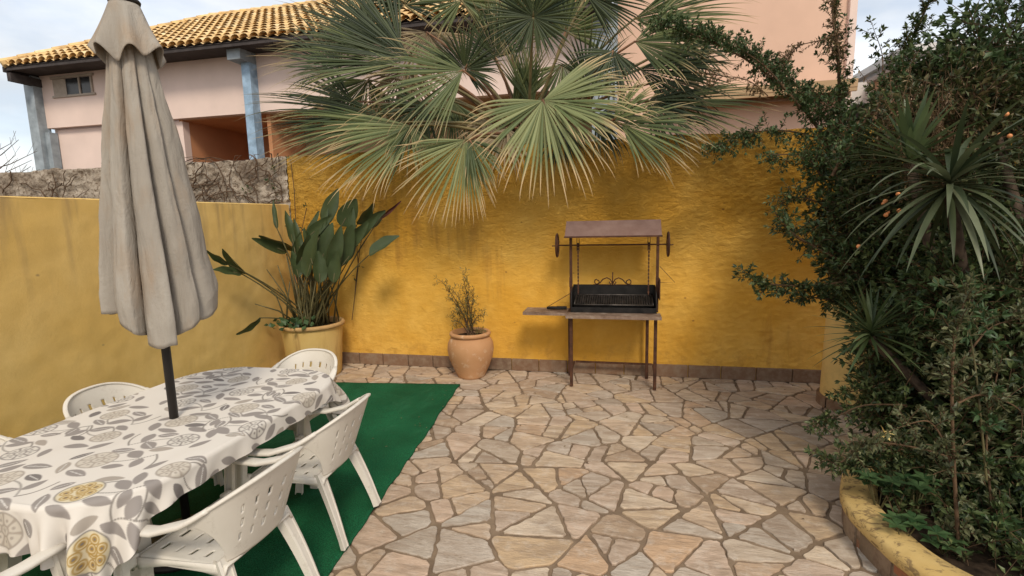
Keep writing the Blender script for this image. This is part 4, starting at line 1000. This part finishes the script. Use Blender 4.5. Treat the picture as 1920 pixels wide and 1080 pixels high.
FR = [  # hub(u,v,y) tip(u,v,y) half-angle material droop tilt leaflets limp cup
 ((1018,188,4.85),(1090,345,4.72),112,'palm_pale',.30,.5,62,.10,.05),
 ((1030,190,4.9),(1200,215,4.75),42,'palm_pale',.55,.7,26,.05,.10),
 ((872,262,4.85),(800,400,4.7),62,'palm_pale',.16,.5,46,.05,.05),
 ((880,262,4.8),(935,340,4.7),38,'palm_mid',.35,.5,16,.4,.05),
 ((868,132,5.05),(700,190,4.9),62,'palm_mid',.30,.6,42,.08,.12),
 ((872,130,5.15),(905,55,5.1),120,'palm_dark',.20,.1,44,.15,.1),
 ((770,112,5.5),(560,30,5.35),38,'palm_dark',.22,.3,44,.03,.1),
 ((745,120,5.4),(520,105,5.25),28,'palm_mid',.28,.5,34,.05,.1),
 ((752,95,5.75),(620,-30,5.7),42,'palm_dark',.15,.2,36,.03,.1),
 ((712,214,5.5),(500,212,5.35),26,'palm_dark',.20,.3,36,.03,.1),
 ((735,232,5.35),(520,258,5.25),24,'palm_mid',.28,.5,26,.08,.1),
 ((778,238,5.15),(615,335,5.0),42,'palm_pale',.30,.6,34,.30,.1),
 ((770,236,5.1),(760,320,5.0),60,'palm_mid',.4,.3,22,.5,.05),
 ((1000,32,5.1),(1000,-85,5.0),172,'palm_dark',.08,-.1,72,.0,.2),
 ((1190,78,5.1),(1350,70,5.0),52,'palm_mid',.28,.5,42,.05,.1),
 ((1150,95,5.2),(1115,195,5.1),75,'palm_dark',.3,.1,38,.2,.1),
 ((1200,130,5.35),(1370,165,5.2),40,'palm_dark',.25,.3,38,.1,.1),
 ((1225,190,5.3),(1430,205,5.15),24,'palm_mid',.20,.5,34,.05,.1),
 ((1215,188,5.2),(1330,255,5.1),50,'palm_dark',.3,.3,34,.35,.1),
 ((1165,232,4.95),(1310,285,4.8),44,'palm_mid',.30,.6,38,.1,.1),
 ((1150,225,4.95),(1230,160,4.9),40,'palm_pale',.55,.6,20,.1,.1),
 ((1190,35,5.5),(1390,10,5.4),36,'palm_mid',.25,.3,36,.03,.1),
 ((1100,-10,5.5),(1240,-50,5.4),70,'palm_dark',.3,.2,44,.05,.1),
 ((865,0,5.7),(850,-110,5.6),150,'palm_mid',.25,0,56,.25,.1),
 ((760,10,6.0),(740,-90,5.9),120,'palm_dark',.3,.1,44,.3,.1),
 ((690,150,6.0),(660,260,5.9),70,'palm_mid',.3,.1,40,.3,.05),
 ((760,130,6.2),(730,240,6.1),80,'palm_dead',.4,.1,44,.5,.05),
 ((850,190,5.7),(830,290,5.6),70,'palm_mid',.35,.1,34,.4,.05),
 ((800,60,6.2),(800,170,6.1),90,'palm_dead',.35,.1,44,.4,.05),
 ((1055,120,5.9),(1050,220,5.8),80,'palm_mid',.3,.1,40,.3,.1),
 ((1060,60,6.1),(1075,-60,6.0),110,'palm_mid',.3,.1,50,.3,.1),
 ((1255,150,5.4),(1280,240,5.3),60,'palm_dead',.4,.3,26,.4,.1),
 ((930,-20,6.0),(920,90,5.9),90,'palm_mid',.3,.1,44,.3,.1),
 ((915,225,5.6),(890,300,5.5),60,'palm_dead',.4,.1,22,.5,.1),
 ((1290,80,5.9),(1300,170,5.8),80,'palm_dark',.35,.2,30,.3,.1),
 ((640,130,6.1),(540,60,6.0),60,'palm_dark',.25,.2,36,.1,.1),
 ((700,60,6.2),(600,20,6.1),70,'palm_dark',.3,.2,44,.2,.1),
 ((660,190,5.8),(560,180,5.7),60,'palm_dark',.3,.2,36,.2,.1),
 ((800,200,5.5),(720,260,5.4),70,'palm_dark',.3,.2,36,.3,.1),
 ((930,110,5.7),(900,10,5.6),90,'palm_dark',.2,.1,44,.2,.1),
 ((1100,150,5.6),(1150,60,5.5),90,'palm_dark',.2,.1,44,.2,.1),
 ((1120,215,5.3),(1210,270,5.2),60,'palm_dark',.3,.3,34,.3,.1),
 ((950,240,5.5),(940,330,5.3),60,'palm_dead',.4,.3,22,.5,.1),
 ((1050,235,5.4),(1060,320,5.3),60,'palm_dark',.4,.3,26,.4,.1),
 ((1250,110,5.6),(1370,120,5.5),45,'palm_dark',.2,.3,34,.1,.1),
 ((1000,205,5.75),(960,65,5.7),24,'palm_mid',.05,.0,26,.0,.1),
 ((960,215,5.8),(1020,90,5.7),20,'palm_mid',.05,.0,22,.0,.1),
]
for (hu, ti, half, mt, dr, tilt, nl, limp, cup) in FR:
    h_ = W(hu[0], hu[1], y=hu[2]); t_ = W(ti[0], ti[1], y=ti[2])
    frond(h_, t_, half, mt, droop=dr, tilt=tilt, nl=nl, limp=limp, cup=cup, petm='petiole_red' if random.random() < .5 else 'petiole')

# ------------------------------------------------------------------ big painted pot with bird-of-paradise plant
BP = Vector((-3.40, 5.0, 0))
bp = thing('potted_plant', 'large yellow painted pot with broad paddle leaved plant in the wall corner', 'potted plant', BP)
g = MB(); g.lathe([(0, .0), (.275, .0), (.285, .03), (.325, .55), (.325, .56)], BP, 64); o = obj('pot', g, M['pot'], bp)
g = MB(); g.lathe([(.325, .555), (.346, .562), (.354, .582), (.344, .602), (.322, .605), (.312, .59), (.31, .5)], BP, 64); obj('rim', g, M['potrim'], o)
g = MB(); g.lathe([(0, .555), (.2, .55), (.315, .54)], BP, 40); obj('soil', g, M['soil'], bp)
random.seed(31)
def paddle(tip, base, w, rootp=None, mat='bop', fold=.35, curl=.0, sw=.007):
    base = Vector(base); tip = Vector(tip); d = tip-base; l = d.length; d.normalize()
    view = (Vector((0, 0, HC))-base).normalized(); ax = (view*random.uniform(.4, 1)+rv()*.55); ax = (ax-d*ax.dot(d)).normalized(); s = d.cross(ax).normalized()
    g = MB(); vs = []; n = 12
    for k in range(n+1):
        t = k/n; ww = w*.5*(math.sin(math.pi*min(1, t**.75*.98+.01))**.75)+.002
        c = base+d*l*t+ax*(-.10*l*t*t*curl); e = .006*math.sin(t*13+w*50)
        vs += [c+s*ww+ax*(ww*fold+e), c+s*ww*.5+ax*ww*fold*.35, c, c-s*ww*.5+ax*ww*fold*.35, c-s*ww+ax*(ww*fold-e)]
    g.add(vs, [(k*5+q, k*5+q+1, k*5+q+6, k*5+q+5) for k in range(n) for q in range(4)], True)
    o = obj('leaf', g, M[mat], bp)
    r = Vector(rootp) if rootp else BP+Vector((random.gauss(0, .1), random.gauss(0, .1), .55))
    mid = r+(base-r)*.5+Vector((0, 0, .10*(base-r).length)); pts_ = [(1-t)**2*r+2*t*(1-t)*mid+t*t*base for t in [k/8 for k in range(9)]]
    g = MB(); g.tube(pts_+[base+d*l*.3], [sw*1.5-(sw*.8)*k/9 for k in range(10)], 6); obj('stalk', g, M['stem_green'], o); return o
for (b, t, w, y) in [((608,420),(637,354),.15,5.1),((576,446),(622,405),.10,5.0),((640,424),(668,372),.16,5.05),((670,420),(700,380),.12,5.15),((690,425),(722,395),.10,5.2),((692,478),(750,444),.15,4.9),((538,472),(476,448),.09,4.9),((556,470),(484,438),.08,5.0),((463,514),(416,468),.10,4.8),((452,513),(402,503),.09,4.75),((428,496),(387,472),.06,4.75),((488,596),(447,629),.07,4.6),((560,500),(580,440),.13,4.9),((575,520),(600,432),.15,4.85),((600,500),(622,418),.14,4.9),((618,505),(640,425),.12,4.8),((635,500),(660,420),.14,4.9),((640,470),(690,418),.12,5.0),((590,490),(572,425),.10,5.0),((560,520),(548,470),.10,4.85),((600,530),(596,470),.12,4.75),((625,530),(632,470),.10,4.8),((655,460),(712,400),.09,5.1),((520,430),(512,375),.04,5.0)]:
    q1 = W(*t, y=y); q0 = W(*b, y=y)
    if min(q1.x, q0.x) < -3.74: q1 = W(*t, x=-3.72+.03*random.random()); q0 = W(*b, x=-3.68)
    paddle(q1, q0, w*1.25, curl=random.uniform(-.5, .8), fold=random.uniform(.2, .6))
o = paddle(W(752, 377, y=5.1), W(712, 411, y=5.15), .035, mat='bud', fold=.8)
for k in range(9):
    u = random.uniform(545, 665); v = random.uniform(440, 500); paddle(W(u+random.uniform(-18, 28), v-random.uniform(50, 85), y=5.05), W(u, v, y=5.0), random.uniform(.07, .13), curl=random.uniform(-.4, .7))
# bare stalks and old leaf bases
g = MB()
for k in range(46):
    r = BP+Vector((random.gauss(0, .12), random.gauss(0, .12), .54)); a = random.uniform(0, 6.28); h = random.uniform(.3, .85); e = r+Vector((.22*math.cos(a)*h, .22*math.sin(a)*h, h)); g.tube([r, r.lerp(e, .5)+Vector((0, 0, .04)), e], [.012, .009, .005], 6)
for (u, v) in ((500, 505), (508, 545), (478, 570), (655, 480), (520, 540)):
    r = BP+Vector((-.1, -.05, .56)); e = W(u, v, y=4.9)
    if e.x < -3.78: e = W(u, v, x=-3.75)
    g.tube([r, r.lerp(e, .5)+Vector((0, 0, .05)), e], [.010, .008, .004], 6)
obj('bare_stalks', g, M['stem_green'], bp)
g = Leaves()
for k in range(90):
    p = BP+Vector((-.08+random.gauss(0, .11), -.20+random.gauss(0, .07), .60+random.uniform(-.03, .07)))
    g.leaf(p, rv()+Vector((0, -.4, .3)), Vector((0, -.5, 1)), random.uniform(.05, .085), .06, .08)
g.build('clover_leaves', M['lf_bright'], bp)
# thin dry climber up the corner
dc = thing('dry_climber', 'thin dry stems climbing the wall corner above the painted pot', 'climber', (-3.8, 5.3, .6))
g = MB(); Lv = Leaves()
for (path) in ([(560,590),(557,500),(555,430),(552,360),(545,300)],[(556,470),(540,420),(520,390),(513,340)],[(560,480),(566,430),(575,390)],[(665,560),(668,520),(676,460),(680,440)],[(552,440),(530,410),(515,380)],[(660,600),(672,500),(668,450)]):
    pts_ = [W(u, v, y=5.36) for u, v in path]; g.tube(pts_, .0045, 5, False)
    for p in pts_[1:]:
        for q in range(3): Lv.leaf(p+rv()*.03, rv(), rv(), .05, .02)
obj('stems', g, M['twig'], dc); Lv.build('leaves', M['lf_olive'], dc)
# weed on the boundary wall
wd_ = thing('wall_weed', 'small green weed growing from the top corner of the grey wall', 'weed', W(472, 365, y=5.38))
g = MB(); Lv = Leaves()
for (u, v) in ((460, 370), (470, 365), (515, 350), (520, 370), (516, 330)):
    p = W(u, v, y=5.40); twig(Lv, g, p, (random.uniform(-.5, .5), -.3, .6), .10, .05, 4)
obj('stem', g, M['stem_green'], wd_); Lv.build('leaves', M['lf_mid'], wd_)

# ------------------------------------------------------------------ small terracotta pot
SP_ = Vector((-1.60, 5.17, 0))
sp2 = thing('terracotta_pot_plant', 'round terracotta pot with a thin twiggy shrub against the wall', 'potted plant', SP_)
g = MB(); g.lathe([(0, .0), (.145, .0), (.152, .02), (.20, .12), (.238, .22), (.252, .31), (.245, .38), (.215, .435), (.195, .455)], SP_, 56); o = obj('pot', g, M['terra'], sp2)
g = MB(); g.lathe([(.195, .45), (.218, .462), (.226, .482), (.214, .50), (.196, .502), (.185, .49), (.18, .42)], SP_, 56); obj('rim', g, M['terra'], o)
g = MB(); g.lathe([(0, .455), (.19, .445)], SP_, 32); obj('soil', g, M['soil'], sp2)
g = MB(); Lv = Leaves()
for (u, v) in ((828, 528), (850, 545), (868, 520), (888, 555), (900, 590), (862, 580), (880, 535), (845, 560), (895, 620), (852, 600), (875, 560), (882, 600)):
    e = W(u, v, y=5.15); r = SP_+Vector((random.gauss(0, .025), 0, .45)); mid = r.lerp(e, .55)+Vector((-.25*(e.x-r.x), 0, .05))
    pts_ = [(1-t)**2*r+2*t*(1-t)*mid+t*t*e for t in [k/8 for k in range(9)]]; g.tube(pts_, [.007-.0006*k for k in range(9)], 5, False)
    for k in range(3, 9):
        for q in range(2): twig(Lv, g, pts_[k], (pts_[k]-pts_[k-1]).normalized()+rv()*.9,   .09, .042, 4, .3, .26, .0015, tuft=False)
obj('stems', g, M['stem'], sp2); Lv.build('leaves', M['lf_twiggy'], sp2)

# ------------------------------------------------------------------ planting on the right
random.seed(77)
sh = thing('berry_shrub', 'large dense dark green shrub with orange berries filling the right side', 'shrub', (2.35, 3.1, .1))
g = MB(); Ld, Lo, Lm, Lb = Leaves(), Leaves(), Leaves(), Leaves()
trk = MB()
for (pts_, r0) in (([(2.3, 3.1, .1), (2.28, 3.2, .8), (2.2, 3.35, 1.5), (2.1, 3.5, 2.1)], .05), ([(2.4, 3.05, .1), (2.6, 3.0, .9), (2.7, 3.0, 1.6), (2.6, 3.1, 2.3)], .055), ([(2.2, 3.2, .1), (2.0, 3.4, .7), (1.85, 3.6, 1.3)], .035), ([(2.5, 3.0, .1), (2.2, 2.8, .6), (2.0, 2.7, 1.1)], .03)):
    trk.tube(pts_, [r0*(1-.6*k/(len(pts_)-1)) for k in range(len(pts_))], 8)
obj('trunk', trk, M['bark'], sh)
def PB(u, v, D): return W(u, v, D=D)
# (u,v,D, rx,ry,rz, count, which)
for (u, v, D, rx, rz, ry, cnt, Lx, ll) in [
    (1880, 120, 3.2, .45, .42, .4, 170, Lm, .050), (1780, 210, 3.2, .42, .28, .35, 150, Lo, .045), (1870, 280, 3.1, .40, .34, .4, 150, Lo, .045),
    (1700, 350, 3.5, .34, .40, .35, 120, Lo, .045), (1620, 420, 3.7, .32, .42, .3, 150, Ld, .045), (1590, 300, 3.9, .26, .32, .25, 90, Lm, .042), (1572, 440, 3.9, .20, .34, .22, 60, Ld, .042),
    (1650, 520, 3.6, .34, .36, .35, 150, Ld, .045), (1760, 480, 3.4, .40, .42, .4, 140, Ld, .050), (1880, 470, 3.0, .42, .55, .4, 150, Ld, .050),
    (1700, 620, 3.4, .30, .30, .3, 110, Lm, .045), (1820, 650, 3.0, .42, .42, .4, 150, Ld, .05), (1900, 800, 2.7, .32, .42, .32, 130, Ld, .05),
    (1740, 740, 3.2, .26, .24, .28, 110, Ld, .045), (1660, 760, 3.2, .15, .16, .18, 60, Ld, .042), (1820, 880, 2.8, .28, .26, .28, 110, Ld, .045), (1640, 700, 3.4, .12, .22, .15, 40, Ld, .04), (1830, 1000, 2.75, .30, .20, .22, 120, Ld, .042), (1905, 1060, 2.45, .22, .2, .15, 110, Ld, .042), (1760, 930, 2.85, .2, .14, .2, 70, Ld, .042), (1850, 560, 2.75, .34, .4, .2, 110, Ld, .045), (1780, 560, 2.85, .25, .3, .15, 70, Lm, .042)]:
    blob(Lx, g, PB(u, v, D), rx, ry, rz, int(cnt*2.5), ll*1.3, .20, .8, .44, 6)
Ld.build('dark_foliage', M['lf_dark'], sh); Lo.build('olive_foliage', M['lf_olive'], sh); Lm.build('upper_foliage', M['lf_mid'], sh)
# low growth closing over the soil
Lg = Leaves()
for k in range(520):
    a = random.uniform(0, 6.28); r = .69*random.random()**.5; x = PCX+r*math.cos(a); y = PCY+r*math.sin(a)
    if x < 1.62 and y < 2.75 and random.random() < .8: continue
    twig(Lg, g, (x, y, .12), (random.gauss(0, .5), random.gauss(0, .5), 1), random.uniform(.08, .26), .045, 5, .6, .5)
Lg.build('low_foliage', M['lf_dark'], sh)
# big inner leaves give the dark heart of the bush
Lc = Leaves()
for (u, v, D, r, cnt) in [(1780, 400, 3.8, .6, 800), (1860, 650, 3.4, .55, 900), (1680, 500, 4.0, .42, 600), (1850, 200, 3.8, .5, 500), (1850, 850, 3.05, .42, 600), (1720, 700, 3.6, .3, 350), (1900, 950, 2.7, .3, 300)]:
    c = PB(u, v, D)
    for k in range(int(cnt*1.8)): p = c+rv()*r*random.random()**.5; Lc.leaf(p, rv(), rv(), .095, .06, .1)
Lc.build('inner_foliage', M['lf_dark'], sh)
# dry brown tangle near the top
for k in range(260):
    u = random.gauss(1770, 60); v = random.gauss(230, 50); p = PB(u, v, random.uniform(2.85, 3.1)); twig(Lb, g, p, (random.gauss(0, .4), random.gauss(0, .3), -1), random.uniform(.08, .2), .028, 5, .4, .35, .0018)
Lb.build('dry_foliage', M['lf_brown'], sh)
obj('twigs', g, M['stem'], sh)
for (u, v) in ((1887, 214), (1875, 253), (1893, 255), (1684, 364), (1660, 377), (1664, 398), (1661, 403), (1720, 500), (1657, 382), (1610, 462), (1884, 499), (1686, 395)):
    g = MB(); c = PB(u, v, 2.75 if u > 1800 else 2.95); r = .013; g.lathe([(0, -r), (r*.7, -r*.7), (r, 0), (r*.7, r*.7), (0, r)], c, 10); obj('berry', g, M['berry'], sh)
g = MB(); c = PB(1658, 812, 2.75)
for k in range(14):
    d = rv()+Vector((-.2, -.6, .3)); strap_leaf(g, c, d, .05, .020, .3, .2, 3, .4)
obj('flower', g, M['flower'], sh)

# arching climbing shrub over the wall
cs = thing('arching_shrub', 'tall shrub whose long leafy branches arch over the wall', 'shrub', (2.2, 4.5, 0))
g = MB(); La, Lb2, Lc2 = Leaves(), Leaves(), Leaves()
tr_ = MB(); root = Vector((2.35, 4.6, 0)); top = W(1560, 300, y=4.75)
tr_.tube([root, (2.35, 4.6, .9), (2.15, 4.7, 1.6), top], [.05, .04, .03, .025], 8); obj('trunk', tr_, M['bark'], cs)
def WP(l, y): return [W(u, v, y=y if not isinstance(y, list) else y[i]) for i, (u, v) in enumerate(l)]
# upper-left arch
branch(La, g, WP([(1570,300),(1530,235),(1480,175),(1420,125),(1350,85),(1290,62),(1235,45)], 4.8), .014, .004, .044, 110, .15, .6)
branch(La, g, WP([(1570,260),(1530,200),(1480,150),(1420,110),(1340,70)], 4.95), .010, .004, .044, 90, .12, .6, up=.7)
branch(La, g, WP([(1500,200),(1440,130),(1400,100)], 4.7), .01, .004, .036, 60, .14, .6)
# upright stems
branch(Lb2, g, WP([(1575,330),(1575,220),(1572,120),(1565,40),(1570,-60)], 4.8), .016, .010, .044, 75, .13, .9, up=.0)
branch(Lb2, g, WP([(1600,300),(1630,200),(1690,110),(1730,30),(1760,-40)], 4.5), .014, .006, .042, 85, .10, .6, up=.3)
branch(Lb2, g, WP([(1640,280),(1650,180),(1655,110),(1640,60)], 4.5), .007, .002, .05, 14, .10, .5)
branch(La, g, WP([(1560,330),(1620,230),(1700,150),(1790,110),(1870,80)], 4.0), .012, .006, .048, 60, .16, .7)
# lower arch over the wall top
branch(La, g, WP([(1600,300),(1540,262),(1470,245),(1400,250),(1345,272)], [4.9,4.85,4.8,4.75,4.7]), .010, .003, .042, 80, .13, 1.3, up=-.5)
branch(La, g, WP([(1590,330),(1540,300),(1500,290),(1450,290)], 4.6), .010, .003, .042, 70, .12, 1.0, up=-.2)
# dry hanging spray
branch(Lc2, g, WP([(1580,60),(1540,75),(1500,85),(1485,100)], 4.7), .006, .002, .030, 45, .13, 1.0, up=-.3)
branch(Lc2, g, WP([(1575,110),(1560,20),(1570,-40)], 4.7), .006, .003, .032, 70, .12, 1.0)
branch(Lc2, g, WP([(1440,180),(1400,150),(1330,140)], 4.7), .005, .002, .030, 40, .1, 1.0, up=-.5)
branch(Lb2, g, WP([(1620,520),(1560,400),(1500,370),(1470,380)], 4.3), .008, .003, .040, 45, .14, .8)
branch(Lb2, g, WP([(1640,520),(1560,470),(1500,450),(1475,425)], 4.1), .008, .003, .045, 45, .14, .8)
for (l, y) in (([(1600,420),(1540,330),(1520,300)], 4.4), ([(1620,300),(1590,220),(1550,190)], 4.6), ([(1640,330),(1700,240),(1690,150)], 4.3)):
    branch(La, g, WP(l, y), .008, .003, .038, 70, .15, .7)
La.build('foliage', M['lf_mid'], cs); Lb2.build('upright_foliage', M['lf_dark'], cs); Lc2.build('dry_foliage', M['lf_brown'], cs); obj('branches', g, M['stem'], cs)

# low branches reaching out to the left of the mass
lb = thing('trailing_shrub', 'trailing dark shrub reaching out in front of the round pillar', 'shrub', (2.1, 3.5, .1))
g = MB(); La, Lb2 = Leaves(), Leaves()
def DP(l, D): return [W(u, v, D=D) for u, v in l]
g.tube([(2.1, 3.5, .1), (2.0, 3.5, .7), W(1660, 520, D=3.5)], [.03, .025, .02], 6)
branch(La, g, DP([(1680,500),(1600,525),(1520,535),(1440,532),(1405,515)], 3.5), .010, .003, .046, 60, .10, 1.6, up=-.4)
branch(La, g, DP([(1620,520),(1560,560),(1500,550)], 3.6), .008, .003, .045, 45, .10, 1.2, up=-.3)
branch(Lb2, g, DP([(1600,500),(1540,470),(1490,440),(1470,420)], 3.5), .007, .002, .05, 26, .12, .6)
branch(La, g, DP([(1700,760),(1620,760),(1560,785),(1535,790)], 3.0), .006, .002, .040, 55, .08, .8, up=-.1)
branch(La, g, DP([(1680,830),(1620,850),(1570,868),(1550,860)], 2.8), .006, .002, .045, 60, .10, .9, up=.0)
branch(La, g, DP([(1700,700),(1620,730),(1580,735)], 3.1), .006, .002, .040, 45, .08, .8)
branch(La, g, DP([(1720,800),(1660,870),(1610,875)], 2.8), .006, .002, .045, 70, .10, .9)
La.build('foliage', M['lf_dark'], lb); Lb2.build('young_foliage', M['lf_mid'], lb); obj('branches', g, M['stem'], lb)

# slender grey-green shrub in front
gs = thing('greygreen_shrub', 'slender grey green shrub rising in front of the dark bush', 'shrub', (1.83, 2.72, .12))
g = MB(); La = Leaves()
branch(La, g, DP([(1800,1060),(1790,900),(1785,750),(1790,640),(1810,560)], 2.35), .010, .004, .040, 44, .10, .5)
branch(La, g, DP([(1790,900),(1770,830),(1740,790),(1690,800)], 2.35), .006, .002, .036, 40, .09, .6)
branch(La, g, DP([(1788,760),(1840,740),(1900,760),(1930,790)], 2.4), .006, .002, .038, 45, .10, .6)
branch(La, g, DP([(1790,860),(1720,840),(1640,830),(1600,850)], 2.5), .006, .002, .034, 45, .08, .5)
branch(La, g, DP([(1870,1100),(1860,960),(1850,820),(1870,700)], 2.5), .008, .003, .038, 36, .10, .6)
branch(La, g, DP([(1790,700),(1850,620),(1900,600)], 2.5), .006, .002, .042, 34, .10, .6)
branch(La, g, DP([(1900,700),(1900,560),(1880,450)], 2.7), .006, .002, .045, 34, .12, .6)
La.build('foliage', M['lf_grey'], gs); obj('stems', g, M['stem'], gs)
gt = thing('bright_shoot', 'fresh bright green leafy shoot near the top of the grey green shrub', 'plant', (1.95, 2.8, .12))
g = MB(); La = Leaves(); branch(La, g, DP([(1850,900),(1830,700),(1815,600),(1820,555)], 2.45), .006, .002, .055, 12, .09, .5, wr=.36)
for k in range(22): twig(La, g, W(random.gauss(1815, 28), random.gauss(600, 22), D=2.4), rv()+Vector((0, -.3, .5)), .07, .055, 3, .3, .34)
La.build('foliage', M['lf_bright'], gt); obj('stems', g, M['stem_green'], gt)

# strap-leaved rosettes
def rosette(name, label, c, l, w, cnt, mat, droop, up, root, group=None, spread=1.0, taper=.3, cat='plant'):
    c = Vector(c); t = thing(name, label, cat, (root[0], root[1], root[2]), group); g = MB()
    g.tube([Vector(root), Vector(root).lerp(c, .5)+Vector((.03, 0, 0)), c], [.035, .03, .026], 8); obj('stem', g, M['bark'], t)
    g = MB()
    for k in range(cnt):
        a = k*2.399+random.uniform(-.3, .3); e = (k+.5)/cnt; el = up[0]+(up[1]-up[0])*e
        d = Vector((math.cos(a)*math.cos(el)*spread, math.sin(a)*math.cos(el)*spread, math.sin(el)))
        strap_leaf(g, c+Vector((0, 0, .05*e)), d, l*random.uniform(.75, 1.12), w*random.uniform(.8, 1.2), droop*random.uniform(.5, 1.4), .25, 10, taper)
    obj('leaves', g, M[mat], t); return t
rosette('strap_leaf_plant', 'grey green rosette of long drooping strap leaves midway up the shrub', W(1780, 355, D=2.55),   .60, .027, 100, 'strap', .7, (-.75, .85), (2.2, 3.5, .12))
rosette('spiky_yucca', 'stiff upright sword leaved yucca above the drooping strap plant', W(1705, 305, D=2.9), .42, .040, 44, 'yucca', .25, (-.2, 1.4), (2.2, 3.6, .12))
rosette('small_yucca', 'small spiky dark yucca poking out beside the pillar', W(1632, 632, D=3.0), .34, .020, 70, 'yucca', .30, (-.6, 1.2), (2.2, 3.3, .12))
# young broad-leaved plants on the soil
def broad(u, v, D, label, n=5, s=1.0):
    c = W(u, v, D=D); root = (c.x, c.y, .12); t = thing('seedling', label, 'seedling', root, 'broad leaved seedlings on the planter soil'); g = MB(); La = Leaves()
    for k in range(n):
        a = random.uniform(0, 6.28); q = c+Vector((.05*math.cos(a), .05*math.sin(a), random.uniform(-.04, .04)))*s; g.tube([root, q], .003, 4, False)
        for j in range(5):
            b = j*1.256+a; La.leaf(q, (math.cos(b), math.sin(b)-.1, .25), Vector((0, 0, 1)), .062*s, .038*s, .10, .1)
    La.build('leaves', M['lf_bright'], t); obj('stem', g, M['stem_green'], t)
broad(1695, 978, 2.42, 'bright green broad leaved seedling standing alone behind the planter ledge', 6)
broad(1770, 1010, 2.35, 'green seedling just right of the brightest one on the ledge side', 4)
broad(1885, 990, 2.4, 'green seedling at the right photo edge under the shrub', 5, 1.1)
broad(1650, 905, 2.65, 'leafy seedling where the yellow ledge runs under the shrub', 7, 1.1)
broad(1720, 900, 2.6, 'dark green seedling in the shade behind the ledge', 7, 1.1)

# fallen leaves on the paving and the mat
random.seed(3)
fl = Leaves()
for k in range(70):
    x = random.uniform(-1.4, 1.6); y = random.choice([random.uniform(2.3, 5.3), random.uniform(4.9, 5.35), 5.35]); fl.leaf((x, y, .008), (random.gauss(0, 1), random.gauss(0, 1), .05), (0, 0, 1), random.uniform(.015, .04), .012, .15, .1)
for k in range(14):
    fl.leaf((random.uniform(-1.9, -1.5), random.uniform(3.2, 4.6), .022), (random.gauss(0, 1), random.gauss(0, 1), .05), (0, 0, 1), random.uniform(.012, .03), .01, .15, .1)
o = fl.build('fallen_leaves', M['lf_brown'], None); tag(o, 'small dry leaves scattered over the paving and mat', 'fallen leaves', kind='stuff')
